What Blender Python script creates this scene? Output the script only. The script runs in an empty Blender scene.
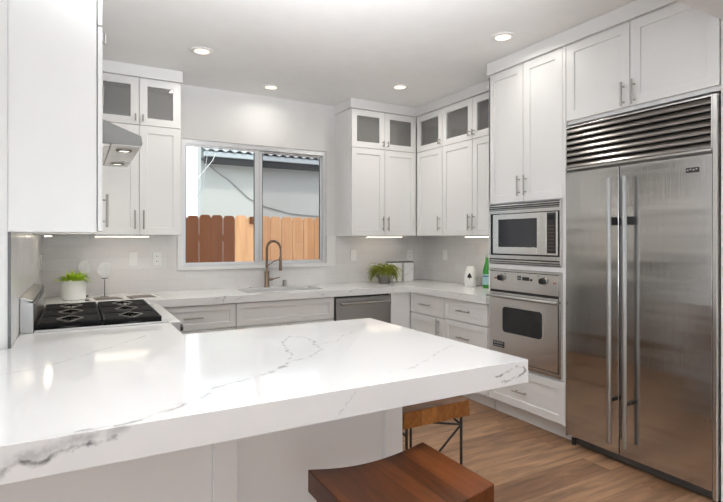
import bpy, bmesh, math, random
from mathutils import Vector, Matrix, Euler
PI = math.pi
random.seed(7)
SC = bpy.context.scene
COL = SC.collection

# ------------------------------------------------------------------ camera
W_PX, F_PX = 723.0, 505.0
yaw = math.atan(283.5 / F_PX)
cam_d = bpy.data.cameras.new('camera')
cam = bpy.data.objects.new('camera', cam_d)
COL.objects.link(cam)
cam.location = (0, 0, 1.38)
cam.rotation_euler = (PI / 2, 0, -yaw)
cam_d.sensor_fit = 'HORIZONTAL'
cam_d.sensor_width = 36
cam_d.lens = 36 * F_PX / W_PX
cam_d.shift_y = -12.0 / W_PX
cam_d.clip_start = 0.05
SC.camera = cam

# ------------------------------------------------------------------ world / exposure
vs = SC.view_settings
vs.view_transform = 'Standard'
vs.look = 'None'
vs.gamma = 1.0
vs.exposure = 0.14
vs.use_curve_mapping = False
world = bpy.data.worlds.new('world')
SC.world = world
world.use_nodes = True
wn = world.node_tree.nodes
bg = wn['Background']
bg.inputs[0].default_value = (0.86, 0.93, 1.0, 1)
bg.inputs[1].default_value = 1.9

sun_d = bpy.data.lights.new('sun', 'SUN')
sun_d.energy = 1.6
sun_d.angle = math.radians(6)
sun_d.color = (1.0, 0.95, 0.86)
sun = bpy.data.objects.new('sun', sun_d)
sun.rotation_euler = Vector((-0.25, -0.9, -1.6)).to_track_quat('Z', 'Y').to_euler()
sun.rotation_euler = Vector((0.3, -0.75, 1.1)).to_track_quat('Z', 'Y').to_euler()
COL.objects.link(sun)


def area(name, loc, direction, sx, sy, power, color=(1, 1, 1), spread=180):
    d = bpy.data.lights.new(name, 'AREA')
    d.shape = 'RECTANGLE'
    d.size, d.size_y = sx, sy
    d.energy = power
    d.color = color
    d.spread = math.radians(spread)
    o = bpy.data.objects.new(name, d)
    o.location = loc
    o.rotation_euler = Vector(direction).to_track_quat('-Z', 'Y').to_euler()
    COL.objects.link(o)
    return o


# fill lamps added as daylight at the unseen dining room openings
area('daylight_fill_rear', (0.2, -3.85, 1.35), (0, 1, 0), 3.6, 2.1, 4, (0.96, 0.98, 1.0))
area('daylight_fill_side', (-3.35, 0.95, 1.5), (1, 0, 0.05), 2.5, 1.7, 5, (0.96, 0.98, 1.0))
# added uplights at those openings to brighten the ceiling
area('ceiling_fill_rear', (0.2, -3.6, 0.35), (0, 0.75, 1), 3.4, 0.7, 20, (0.95, 0.975, 1.0))
area('ceiling_fill_side', (-3.2, 0.95, 0.75), (0.75, 0.15, 1), 2.4, 0.5, 30, (0.95, 0.975, 1.0))
# unseen lamp added above the view, aimed up to brighten the kitchen ceiling
area('ceiling_fill_front', (0.62, 0.36, 1.95), (0.20, 1, 1.30), 0.7, 0.4, 98, (0.95, 0.975, 1.0), 95)

# ------------------------------------------------------------------ materials


def new_mat(name):
    m = bpy.data.materials.new(name)
    m.use_nodes = True
    nt = m.node_tree
    return m, nt, nt.nodes['Principled BSDF']


def N(nt, kind, **props):
    n = nt.nodes.new(kind)
    for k, v in props.items():
        setattr(n, k, v)
    return n


def simple(name, col, rough=0.5, metal=0.0, noise=0.03, nscale=8.0, bump=0.0, bscale=200.0, **kw):
    m, nt, b = new_mat(name)
    tc = N(nt, 'ShaderNodeTexCoord')
    nz = N(nt, 'ShaderNodeTexNoise')
    nz.inputs['Scale'].default_value = nscale
    nt.links.new(tc.outputs['Object'], nz.inputs['Vector'])
    mx = N(nt, 'ShaderNodeMix', data_type='RGBA')
    mx.inputs[6].default_value = (*[c * (1 - noise) for c in col], 1)
    mx.inputs[7].default_value = (*[min(1, c * (1 + noise)) for c in col], 1)
    nt.links.new(nz.outputs['Fac'], mx.inputs[0])
    nt.links.new(mx.outputs[2], b.inputs['Base Color'])
    b.inputs['Roughness'].default_value = rough
    b.inputs['Metallic'].default_value = metal
    for k, v in kw.items():
        b.inputs[k].default_value = v
    if bump:
        n2 = N(nt, 'ShaderNodeTexNoise')
        n2.inputs['Scale'].default_value = bscale
        nt.links.new(tc.outputs['Object'], n2.inputs['Vector'])
        bp = N(nt, 'ShaderNodeBump')
        bp.inputs['Strength'].default_value = bump
        bp.inputs['Distance'].default_value = 0.002
        nt.links.new(n2.outputs['Fac'], bp.inputs['Height'])
        nt.links.new(bp.outputs['Normal'], b.inputs['Normal'])
    return m


def emit(name, col, strength):
    m, nt, b = new_mat(name)
    b.inputs['Base Color'].default_value = (*col, 1)
    b.inputs['Emission Color'].default_value = (*col, 1)
    b.inputs['Emission Strength'].default_value = strength
    return m


def steel(name, col=(0.60, 0.59, 0.575), rough=0.27, horizontal=True, bump=0.02, wave=0.0):
    m, nt, b = new_mat(name)
    tc = N(nt, 'ShaderNodeTexCoord')
    mp = N(nt, 'ShaderNodeMapping')
    mp.inputs['Scale'].default_value = (3, 3, 900) if horizontal else (900, 900, 3)
    nz = N(nt, 'ShaderNodeTexNoise')
    nz.inputs['Scale'].default_value = 1.0
    nz.inputs['Detail'].default_value = 2
    nt.links.new(tc.outputs['Object'], mp.inputs['Vector'])
    nt.links.new(mp.outputs[0], nz.inputs['Vector'])
    mr = N(nt, 'ShaderNodeMapRange')
    mr.inputs[3].default_value = rough - 0.05
    mr.inputs[4].default_value = rough + 0.07
    nt.links.new(nz.outputs['Fac'], mr.inputs[0])
    nt.links.new(mr.outputs[0], b.inputs['Roughness'])
    b.inputs['Base Color'].default_value = (*col, 1)
    b.inputs['Metallic'].default_value = 1.0
    bp = N(nt, 'ShaderNodeBump')
    bp.inputs['Strength'].default_value = bump
    bp.inputs['Distance'].default_value = 0.001
    nt.links.new(nz.outputs['Fac'], bp.inputs['Height'])
    if wave:
        n2 = N(nt, 'ShaderNodeTexNoise')
        n2.inputs['Scale'].default_value = 1.6
        mp2 = N(nt, 'ShaderNodeMapping')
        mp2.inputs['Scale'].default_value = (0.2, 0.2, 3.4)
        nt.links.new(tc.outputs['Object'], mp2.inputs['Vector'])
        nt.links.new(mp2.outputs[0], n2.inputs['Vector'])
        b2 = N(nt, 'ShaderNodeBump')
        b2.inputs['Strength'].default_value = wave
        b2.inputs['Distance'].default_value = 0.02
        nt.links.new(n2.outputs['Fac'], b2.inputs['Height'])
        nt.links.new(b2.outputs['Normal'], bp.inputs['Normal'])
    nt.links.new(bp.outputs['Normal'], b.inputs['Normal'])
    return m


def glass(name, tint=(0.95, 0.97, 0.96), gloss=1.0, rough=0.0):
    m, nt, b = new_mat(name)
    nt.nodes.remove(b)
    out = nt.nodes['Material Output']
    tr = N(nt, 'ShaderNodeBsdfTransparent')
    tr.inputs[0].default_value = (*tint, 1)
    gl = N(nt, 'ShaderNodeBsdfGlossy')
    gl.inputs['Roughness'].default_value = rough
    gl.inputs[0].default_value = (gloss, gloss, gloss, 1)
    fr = N(nt, 'ShaderNodeFresnel')
    fr.inputs[0].default_value = 1.45
    mx = N(nt, 'ShaderNodeMixShader')
    nt.links.new(fr.outputs[0], mx.inputs[0])
    nt.links.new(tr.outputs[0], mx.inputs[1])
    nt.links.new(gl.outputs[0], mx.inputs[2])
    nt.links.new(mx.outputs[0], out.inputs[0])
    return m


def quartz(name, lines, glints=True):
    """white quartz; lines = list of (polyline points, width, strength)"""
    m, nt, b = new_mat(name)
    L = nt.links
    tc = N(nt, 'ShaderNodeTexCoord')
    warp = N(nt, 'ShaderNodeTexNoise')
    warp.inputs['Scale'].default_value = 14
    warp.inputs['Detail'].default_value = 5
    warp.inputs['Roughness'].default_value = 0.65
    L.new(tc.outputs['Object'], warp.inputs['Vector'])
    sub = N(nt, 'ShaderNodeVectorMath', operation='SUBTRACT')
    L.new(warp.outputs['Color'], sub.inputs[0])
    sub.inputs[1].default_value = (0.5, 0.5, 0.5)
    sc = N(nt, 'ShaderNodeVectorMath', operation='SCALE')
    L.new(sub.outputs[0], sc.inputs[0])
    sc.inputs['Scale'].default_value = 0.06
    P = N(nt, 'ShaderNodeVectorMath', operation='ADD')
    L.new(tc.outputs['Object'], P.inputs[0])
    L.new(sc.outputs[0], P.inputs[1])
    total = None
    for pts, width, strength in lines:
        dmin = None
        for a, c in zip(pts[:-1], pts[1:]):
            a, c = Vector(a), Vector(c)
            ba = c - a
            pa = N(nt, 'ShaderNodeVectorMath', operation='SUBTRACT')
            L.new(P.outputs[0], pa.inputs[0])
            pa.inputs[1].default_value = a
            dt = N(nt, 'ShaderNodeVectorMath', operation='DOT_PRODUCT')
            L.new(pa.outputs[0], dt.inputs[0])
            dt.inputs[1].default_value = ba / max(ba.dot(ba), 1e-9)
            cl = N(nt, 'ShaderNodeClamp')
            L.new(dt.outputs['Value'], cl.inputs[0])
            s2 = N(nt, 'ShaderNodeVectorMath', operation='SCALE')
            s2.inputs[0].default_value = ba
            L.new(cl.outputs[0], s2.inputs['Scale'])
            ds = N(nt, 'ShaderNodeVectorMath', operation='DISTANCE')
            L.new(pa.outputs[0], ds.inputs[0])
            L.new(s2.outputs[0], ds.inputs[1])
            if dmin is None:
                dmin = ds.outputs['Value']
            else:
                mn = N(nt, 'ShaderNodeMath', operation='MINIMUM')
                L.new(dmin, mn.inputs[0])
                L.new(ds.outputs['Value'], mn.inputs[1])
                dmin = mn.outputs[0]
        mr = N(nt, 'ShaderNodeMapRange', interpolation_type='SMOOTHSTEP')
        mr.inputs[1].default_value = 0.0
        mr.inputs[2].default_value = width * 1.7
        mr.inputs[3].default_value = min(1.0, strength * 1.25)
        mr.inputs[4].default_value = 0.0
        L.new(dmin, mr.inputs[0])
        if total is None:
            total = mr.outputs[0]
        else:
            mx = N(nt, 'ShaderNodeMath', operation='MAXIMUM')
            L.new(total, mx.inputs[0])
            L.new(mr.outputs[0], mx.inputs[1])
            total = mx.outputs[0]
    # break the lines up
    br = N(nt, 'ShaderNodeTexNoise')
    br.inputs['Scale'].default_value = 22
    br.inputs['Detail'].default_value = 3
    L.new(tc.outputs['Object'], br.inputs['Vector'])
    bm_ = N(nt, 'ShaderNodeMapRange')
    bm_.inputs[1].default_value = 0.30
    bm_.inputs[2].default_value = 0.58
    L.new(br.outputs['Fac'], bm_.inputs[0])
    mul = N(nt, 'ShaderNodeMath', operation='MULTIPLY')
    L.new(total, mul.inputs[0])
    L.new(bm_.outputs[0], mul.inputs[1])
    # faint clouds
    cn = N(nt, 'ShaderNodeTexNoise')
    cn.inputs['Scale'].default_value = 3.0
    cn.inputs['Detail'].default_value = 3
    L.new(tc.outputs['Object'], cn.inputs['Vector'])
    base = N(nt, 'ShaderNodeMix', data_type='RGBA')
    base.inputs[6].default_value = (0.80, 0.80, 0.795, 1)
    base.inputs[7].default_value = (0.86, 0.86, 0.855, 1)
    L.new(cn.outputs['Fac'], base.inputs[0])
    fin = N(nt, 'ShaderNodeMix', data_type='RGBA')
    fin.inputs[7].default_value = (0.17, 0.165, 0.165, 1)
    L.new(mul.outputs[0], fin.inputs[0])
    L.new(base.outputs[2], fin.inputs[6])
    L.new(fin.outputs[2], b.inputs['Base Color'])
    b.inputs['Roughness'].default_value = 0.09
    b.inputs['Specular IOR Level'].default_value = 0.55
    return m


def wood_floor():
    m, nt, b = new_mat('oak_floor')
    L = nt.links
    tc = N(nt, 'ShaderNodeTexCoord')
    br = N(nt, 'ShaderNodeTexBrick')
    br.offset = 0.37
    br.inputs['Scale'].default_value = 1.0
    br.inputs['Brick Width'].default_value = 1.7
    br.inputs['Row Height'].default_value = 0.19
    br.inputs['Mortar Size'].default_value = 0.0012
    br.inputs['Mortar Smooth'].default_value = 0.4
    br.inputs['Bias'].default_value = 0.0
    br.inputs['Color1'].default_value = (0.0, 0.0, 0.0, 1)
    br.inputs['Color2'].default_value = (1, 1, 1, 1)
    L.new(tc.outputs['Object'], br.inputs['Vector'])
    rmp = N(nt, 'ShaderNodeValToRGB')
    r = rmp.color_ramp
    r.elements[0].color = (0.205, 0.103, 0.051, 1)
    r.elements[1].color = (0.385, 0.225, 0.125, 1)
    L.new(br.outputs['Color'], rmp.inputs[0])
    mp = N(nt, 'ShaderNodeMapping')
    mp.inputs['Scale'].default_value = (0.9, 7, 1)
    L.new(tc.outputs['Object'], mp.inputs['Vector'])
    # every plank its own grain
    addv = N(nt, 'ShaderNodeVectorMath', operation='ADD')
    L.new(mp.outputs[0], addv.inputs[0])
    sv = N(nt, 'ShaderNodeVectorMath', operation='SCALE')
    L.new(br.outputs['Color'], sv.inputs[0])
    sv.inputs['Scale'].default_value = 13
    L.new(sv.outputs[0], addv.inputs[1])
    g = N(nt, 'ShaderNodeTexNoise')
    g.inputs['Scale'].default_value = 2.4
    g.inputs['Detail'].default_value = 6
    g.inputs['Roughness'].default_value = 0.62
    g.inputs['Distortion'].default_value = 0.6
    L.new(addv.outputs[0], g.inputs['Vector'])
    gm = N(nt, 'ShaderNodeMapRange')
    gm.inputs[1].default_value = 0.32
    gm.inputs[2].default_value = 0.68
    gm.inputs[3].default_value = 0.50
    gm.inputs[4].default_value = 1.32
    L.new(g.outputs['Fac'], gm.inputs[0])
    mu = N(nt, 'ShaderNodeMix', data_type='RGBA', blend_type='MULTIPLY')
    mu.inputs[0].default_value = 1
    L.new(rmp.outputs[0], mu.inputs[6])
    L.new(gm.outputs[0], mu.inputs[7])
    # knots
    vo = N(nt, 'ShaderNodeTexVoronoi')
    mpk = N(nt, 'ShaderNodeMapping')
    mpk.inputs['Scale'].default_value = (1.5, 3.6, 1)
    L.new(tc.outputs['Object'], mpk.inputs['Vector'])
    L.new(mpk.outputs[0], vo.inputs['Vector'])
    vo.inputs['Scale'].default_value = 1.3
    km = N(nt, 'ShaderNodeMapRange', interpolation_type='SMOOTHSTEP')
    km.inputs[1].default_value = 0.03
    km.inputs[2].default_value = 0.17
    km.inputs[3].default_value = 0.75
    km.inputs[4].default_value = 0.0
    L.new(vo.outputs['Distance'], km.inputs[0])
    kk = N(nt, 'ShaderNodeMath', operation='MULTIPLY')
    L.new(km.outputs[0], kk.inputs[0])
    L.new(g.outputs['Fac'], kk.inputs[1])
    k2 = N(nt, 'ShaderNodeMix', data_type='RGBA')
    L.new(kk.outputs[0], k2.inputs[0])
    L.new(mu.outputs[2], k2.inputs[6])
    k2.inputs[7].default_value = (0.10, 0.055, 0.03, 1)
    sm = N(nt, 'ShaderNodeMix', data_type='RGBA')
    L.new(br.outputs['Fac'], sm.inputs[0])
    L.new(k2.outputs[2], sm.inputs[6])
    sm.inputs[7].default_value = (0.10, 0.06, 0.04, 1)
    L.new(sm.outputs[2], b.inputs['Base Color'])
    b.inputs['Roughness'].default_value = 0.42
    bp = N(nt, 'ShaderNodeBump')
    bp.inputs['Strength'].default_value = 0.12
    bp.inputs['Distance'].default_value = 0.002
    L.new(g.outputs['Fac'], bp.inputs['Height'])
    L.new(bp.outputs['Normal'], b.inputs['Normal'])
    return m


def wood(name, c1, c2, axis='Y', boards=0.075, rough=0.35, sc=1.0, gap=0.5):
    """glued boards running along the axis, in object coordinates"""
    m, nt, b = new_mat(name)
    L = nt.links
    tc = N(nt, 'ShaderNodeTexCoord')
    sx = N(nt, 'ShaderNodeSeparateXYZ')
    L.new(tc.outputs['Object'], sx.inputs[0])
    across = {'Y': 0, 'X': 1, 'Z': 0}[axis]
    dv = N(nt, 'ShaderNodeMath', operation='DIVIDE')
    L.new(sx.outputs[across], dv.inputs[0])
    dv.inputs[1].default_value = boards
    fl = N(nt, 'ShaderNodeMath', operation='FLOOR')
    L.new(dv.outputs[0], fl.inputs[0])
    wn_ = N(nt, 'ShaderNodeTexWhiteNoise', noise_dimensions='1D')
    L.new(fl.outputs[0], wn_.inputs['W'])
    mp = N(nt, 'ShaderNodeMapping')
    s = [22 * sc, 22 * sc, 22 * sc]
    s['XYZ'.index(axis)] = 2.2 * sc
    mp.inputs['Scale'].default_value = s
    L.new(tc.outputs['Object'], mp.inputs['Vector'])
    ad = N(nt, 'ShaderNodeVectorMath', operation='ADD')
    L.new(mp.outputs[0], ad.inputs[0])
    s7 = N(nt, 'ShaderNodeVectorMath', operation='SCALE')
    L.new(wn_.outputs['Color'], s7.inputs[0])
    s7.inputs['Scale'].default_value = 17
    L.new(s7.outputs[0], ad.inputs[1])
    g = N(nt, 'ShaderNodeTexNoise')
    g.inputs['Scale'].default_value = 1.5
    g.inputs['Detail'].default_value = 5
    g.inputs['Distortion'].default_value = 0.8
    L.new(ad.outputs[0], g.inputs['Vector'])
    a1 = N(nt, 'ShaderNodeMath', operation='MULTIPLY_ADD')
    L.new(wn_.outputs['Value'], a1.inputs[0])
    a1.inputs[1].default_value = 0.55
    a2 = N(nt, 'ShaderNodeMath', operation='SUBTRACT')
    L.new(g.outputs['Fac'], a2.inputs[0])
    a2.inputs[1].default_value = 0.25
    L.new(a2.outputs[0], a1.inputs[2])
    rp = N(nt, 'ShaderNodeValToRGB')
    rp.color_ramp.elements[0].position = 0.1
    rp.color_ramp.elements[1].position = 0.85
    rp.color_ramp.elements[0].color = (*c1, 1)
    rp.color_ramp.elements[1].color = (*c2, 1)
    L.new(a1.outputs[0], rp.inputs[0])
    # thin joint lines
    fr = N(nt, 'ShaderNodeMath', operation='FRACT')
    L.new(dv.outputs[0], fr.inputs[0])
    cp = N(nt, 'ShaderNodeMath', operation='LESS_THAN')
    L.new(fr.outputs[0], cp.inputs[0])
    cp.inputs[1].default_value = 0.03
    cg = N(nt, 'ShaderNodeMath', operation='MULTIPLY')
    L.new(cp.outputs[0], cg.inputs[0])
    cg.inputs[1].default_value = gap
    mx = N(nt, 'ShaderNodeMix', data_type='RGBA')
    L.new(cg.outputs[0], mx.inputs[0])
    L.new(rp.outputs[0], mx.inputs[6])
    mx.inputs[7].default_value = (*[c * 0.3 for c in c1], 1)
    L.new(mx.outputs[2], b.inputs['Base Color'])
    b.inputs['Roughness'].default_value = rough
    b.inputs['Specular IOR Level'].default_value = 0.28
    bp = N(nt, 'ShaderNodeBump')
    bp.inputs['Strength'].default_value = 0.1
    bp.inputs['Distance'].default_value = 0.002
    L.new(g.outputs['Fac'], bp.inputs['Height'])
    L.new(bp.outputs['Normal'], b.inputs['Normal'])
    return m


def tile_mat(name, u_axis):
    """glazed 4 x 12 inch wall tile; u_axis is the horizontal axis of the wall"""
    m, nt, b = new_mat(name)
    L = nt.links
    tc = N(nt, 'ShaderNodeTexCoord')
    sp = N(nt, 'ShaderNodeSeparateXYZ')
    cb = N(nt, 'ShaderNodeCombineXYZ')
    L.new(tc.outputs['Object'], sp.inputs[0])
    L.new(sp.outputs['XYZ'.index(u_axis)], cb.inputs[0])
    L.new(sp.outputs[2], cb.inputs[1])
    mp = N(nt, 'ShaderNodeMapping')
    mp.inputs['Location'].default_value = (0.07, -0.915, 0)
    L.new(cb.outputs[0], mp.inputs['Vector'])
    br = N(nt, 'ShaderNodeTexBrick')
    br.inputs['Scale'].default_value = 1.0
    br.inputs['Brick Width'].default_value = 0.305
    br.inputs['Row Height'].default_value = 0.102
    br.inputs['Mortar Size'].default_value = 0.0012
    br.inputs['Mortar Smooth'].default_value = 0.3
    br.inputs['Color1'].default_value = (0.72, 0.698, 0.69, 1)
    br.inputs['Color2'].default_value = (0.76, 0.757, 0.75, 1)
    br.inputs['Mortar'].default_value = (0.62, 0.615, 0.61, 1)
    L.new(mp.outputs[0], br.inputs['Vector'])
    L.new(br.outputs['Color'], b.inputs['Base Color'])
    nz = N(nt, 'ShaderNodeTexNoise')
    nz.inputs['Scale'].default_value = 7
    L.new(tc.outputs['Object'], nz.inputs['Vector'])
    iv = N(nt, 'ShaderNodeMath', operation='MULTIPLY_ADD')
    L.new(br.outputs['Fac'], iv.inputs[0])
    iv.inputs[1].default_value = -0.35
    L.new(nz.outputs['Fac'], iv.inputs[2])
    bp = N(nt, 'ShaderNodeBump')
    bp.inputs['Strength'].default_value = 0.35
    bp.inputs['Distance'].default_value = 0.006
    L.new(iv.outputs[0], bp.inputs['Height'])
    L.new(bp.outputs['Normal'], b.inputs['Normal'])
    b.inputs['Roughness'].default_value = 0.2
    return m


M = {}
M['wall'] = simple('wall_paint', (0.77, 0.765, 0.755), 0.6, bump=0.05)
M['ceiling'] = simple('ceiling_paint', (0.88, 0.877, 0.87), 0.7, bump=0.04)
M['cab'] = simple('white_cabinet_paint', (0.81, 0.808, 0.80), 0.33, noise=0.01)
M['trim'] = simple('white_trim_paint', (0.82, 0.815, 0.805), 0.38, noise=0.01)
M['inside'] = simple('cabinet_interior', (0.70, 0.69, 0.675), 0.5)
M['gap'] = simple('shadow_gap_board', (0.30, 0.295, 0.29), 0.6)
M['steel'] = steel('brushed_steel', wave=0.10)
M['steel_v'] = steel('brushed_steel_trim', (0.62, 0.61, 0.59), 0.24, False)
M['fridge'] = steel('fridge_steel', (0.57, 0.565, 0.56), 0.12, False, 0.16, 0.45)
M['handle'] = steel('nickel_handle', (0.40, 0.385, 0.365), 0.3, False)
M['handle_lt'] = steel('polished_handle', (0.42, 0.415, 0.405), 0.34, False)
M['bronze'] = steel('brushed_bronze', (0.27, 0.20, 0.15), 0.32, False)
M['dw'] = steel('dishwasher_steel', (0.34, 0.33, 0.315), 0.3)
M['bguard'] = steel('backguard_steel', (0.42, 0.415, 0.40), 0.3)
M['ovsteel'] = steel('bright_oven_steel', (0.72, 0.705, 0.68), 0.24)
M['satin'] = steel('satin_steel', (0.66, 0.655, 0.65), 0.5, False)
M['toe'] = simple('grey_toe_grille', (0.07, 0.068, 0.065), 0.5)
M['edge'] = simple('dark_metal_edge', (0.14, 0.14, 0.14), 0.4)
M['louvre'] = steel('louvre_steel', (0.40, 0.385, 0.37), 0.28)
M['hood'] = steel('hood_steel', (0.20, 0.197, 0.19), 0.4)
M['dark'] = simple('black_plastic', (0.012, 0.012, 0.013), 0.35)
M['blackglass'] = simple('black_glass', (0.015, 0.016, 0.018), 0.06, noise=0)
M['mwglass'] = simple('tinted_door_glass', (0.05, 0.053, 0.06), 0.05, noise=0)
M['iron'] = simple('cast_iron', (0.009, 0.009, 0.010), 0.5, bump=0.3, bscale=300, **{'Specular IOR Level': 0.08})
M['blackmetal'] = simple('black_metal_rod', (0.02, 0.018, 0.017), 0.45)
M['plastic'] = simple('white_plastic', (0.85, 0.85, 0.84), 0.3)
M['alu'] = steel('aluminium_frame', (0.72, 0.73, 0.74), 0.38, False)
M['glass'] = glass('window_glass', (0.96, 0.98, 0.97), 0.5)
M['gasket'] = simple('grey_gasket', (0.10, 0.105, 0.11), 0.6)
M['screen'] = glass('screened_glass', (0.80, 0.80, 0.80), 0.4)
M['cabglass'] = glass('cabinet_glass', (0.80, 0.80, 0.79), 0.9, 0.03)
# lightly frosted: part of the light scatters in the pane
_nt = M['cabglass'].node_tree
_mx = [n for n in _nt.nodes if n.type == 'MIX_SHADER'][0]
_tr = [n for n in _nt.nodes if n.type == 'BSDF_TRANSPARENT'][0]
_df = N(_nt, 'ShaderNodeBsdfDiffuse')
_df.inputs[0].default_value = (.42, .415, .405, 1)
_m2 = N(_nt, 'ShaderNodeMixShader')
_m2.inputs[0].default_value = .38
_nt.links.new(_tr.outputs[0], _m2.inputs[1])
_nt.links.new(_df.outputs[0], _m2.inputs[2])
_nt.links.new(_m2.outputs[0], _mx.inputs[1])
M['floor'] = wood_floor()
M['stoolwood'] = wood('stool_wood', (0.022, 0.006, 0.002), (0.120, 0.034, 0.009), 'Y', 0.062)
M['stoolwood_lit'] = wood('stool_wood_lit', (0.24, 0.085, 0.020), (0.50, 0.215, 0.055), 'X', 0.09)  # the stool wood again, with the light on it put into the colour
M['ceramic'] = simple('white_ceramic', (0.86, 0.86, 0.85), 0.28)
M['soil'] = simple('soil', (0.03, 0.02, 0.014), 0.9)
M['leaf'] = simple('bright_leaf', (0.52, 0.78, 0.06), 0.45, noise=0.45, nscale=30)
M['fern'] = simple('fern_leaf', (0.28, 0.31, 0.04), 0.5, noise=0.75, nscale=45)
M['pot'] = simple('grey_pot', (0.22, 0.20, 0.20), 0.5, noise=0.2)
M['brown'] = wood('brown_fence_wood', (0.115, 0.036, 0.013), (0.200, 0.068, 0.025), 'Z', 3.0, 0.8, 0.5, 0)
M['cedar'] = wood('cedar_fence_wood', (0.56, 0.27, 0.125), (0.82, 0.47, 0.25), 'Z', 3.0, 0.8, 0.5, 0)
M['stucco'] = simple('stucco', (0.55, 0.56, 0.54), 0.9, bump=0.3, bscale=60)
M['stucco_lt'] = simple('white_stucco', (0.9, 0.9, 0.9), 0.9)
M['eave'] = simple('dark_eave', (0.018, 0.019, 0.021), 0.6)
M['metalroof'] = simple('corrugated_roof_sheet', (0.50, 0.54, 0.56), 0.4, metal=0.2)
M['cable'] = simple('grey_cable', (0.32, 0.33, 0.33), 0.6)
M['concrete'] = simple('concrete', (0.42, 0.41, 0.39), 0.9)
M['tile_x'] = tile_mat('backsplash_tile_x', 'X')
M['tile_y'] = tile_mat('backsplash_tile_y', 'Y')
M['led'] = emit('led_strip', (1.0, 0.88, 0.70), 9)
M['can'] = emit('lamp_face', (1.0, 0.80, 0.58), 1.7)
M['hoodlamp'] = emit('hood_lamp_face', (1.0, 0.95, 0.85), 2.5)
M['paper'] = simple('magazine_paper', (0.13, 0.105, 0.09), 0.4, noise=0.7, nscale=22)
M['paper_w'] = simple('page_edges', (0.8, 0.79, 0.77), 0.5)
M['agate'] = simple('white_agate', (0.80, 0.80, 0.80), 0.15, noise=0.18, nscale=30, **{'Alpha': 0.75})
M['bottle'] = simple('green_bottle', (0.02, 0.27, 0.02), 0.06, noise=0.1, **{'Coat Weight': 0.4})
M['label'] = simple('bottle_label', (0.35, 0.60, 0.62), 0.5, noise=0.15, nscale=80)
M['capw'] = simple('bottle_cap', (0.35, 0.40, 0.30), 0.4)
M['clear'] = glass('drinking_glass', (0.97, 0.975, 0.975), 0.8, 0.02)
_nt = M['clear'].node_tree
_lw = N(_nt, 'ShaderNodeLayerWeight')
_lw.inputs[0].default_value = .2
_pw = N(_nt, 'ShaderNodeMath', operation='MULTIPLY')
_pw.inputs[1].default_value = .5
_nt.links.new(_lw.outputs['Facing'], _pw.inputs[0])
_nt.links.new(_pw.outputs[0], [n for n in _nt.nodes if n.type == 'MIX_SHADER'][0].inputs[0])
M['badge'] = simple('badge_black', (0.03, 0.03, 0.03), 0.3)
M['badge_lt'] = simple('badge_letters', (0.5, 0.5, 0.5), 0.3)
M['red'] = simple('red_mark', (0.35, 0.02, 0.02), 0.4)

z = 0.915
yf = 1.384
M['quartz_pen'] = quartz('quartz_peninsula', [
    ([(-0.40, yf, .80), (-.153, yf, .848), (-.106, yf, .871), (-.067, yf, .863), (.004, yf, .889), (.045, yf, .893), (.075, yf, .895)], 0.0085, 1.0),
    ([(-.13, yf, .875), (-.07, yf, .885), (-.02, yf, .90), (.025, yf, .908), (.09, yf, .912)], 0.014, 0.36),
    ([(.0, 1.40, z), (.08, 1.398, z), (.146, 1.414, z), (.233, 1.463, z), (.321, 1.524, z), (.373, 1.598, z), (.445, 1.633, z), (.549, 1.672, z), (.66, 1.745, z)], 0.008, 0.55),
    ([(.25, 1.49, z), (.445, 1.60, z), (.58, 1.70, z)], 0.014, 0.16),
    ([(.644, 1.726, z), (.699, 1.797, z), (.74, 1.90, z), (.763, 1.998, z), (.80, 2.157, z), (.88, 2.27, z), (.939, 2.221, z), (.925, 2.09, z), (.907, 2.032, z), (.891, 1.926, z), (.797, 1.835, z), (.699, 1.797, z)], 0.006, 0.55),
    ([(.907, 2.032, z), (1.02, 2.05, z), (1.10, 2.15, z), (1.22, 2.25, z)], 0.004, 0.4),
    ([(.95, 1.50, z), (1.05, 1.50, z), (1.14, 1.55, z), (1.25, 1.63, z), (1.42, 1.73, z)], 0.004, 0.32),
    ([(-.26, 2.10, z), (-.119, 2.155, z), (.035, 2.322, z), (.283, 2.62, z)], 0.006, 0.35),
    ([(1.345, yf, .866), (1.395, yf, .886), (1.447, yf, .884), (1.49, yf, .888), (1.50, yf, .868), (1.47, yf, .855), (1.431, yf, .850), (1.39, yf, .853), (1.36, yf, .849), (1.345, yf, .866)], 0.0045, 0.9),
    ([(.69, yf, .84), (.72, yf, .868), (.76, yf, .90)], 0.003, 0.3),
])
ys = 4.115
M['quartz_far'] = quartz('quartz_perimeter', [
    ([(.86, ys, .84), (.90, ys, .868), (.944, ys, .90), (1.03, ys + .02, .915), (1.15, 4.25, .915)], 0.004, 0.7),
    ([(1.01, ys, .85), (1.03, ys, .885), (1.05, ys, .92)], 0.004, 0.7),
    ([(1.12, ys, .88), (1.2, ys, .9)], 0.004, 0.4),
    ([(1.87, ys, .85), (1.90, ys, .88), (1.95, ys, .92), (2.1, 4.25, .915)], 0.005, 0.6),
    ([(2.14, ys, .85), (2.20, ys, .89), (2.28, ys + .01, .915), (2.45, 4.3, .915)], 0.004, 0.65),
    ([(2.62, ys, .85), (2.66, ys, .88), (2.70, ys, .915)], 0.003, 0.4),
    ([(2.855, 3.5, .88), (2.855, 3.3, .90), (2.95, 3.2, .915)], 0.003, 0.2),
])

# ------------------------------------------------------------------ mesh helpers


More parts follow.
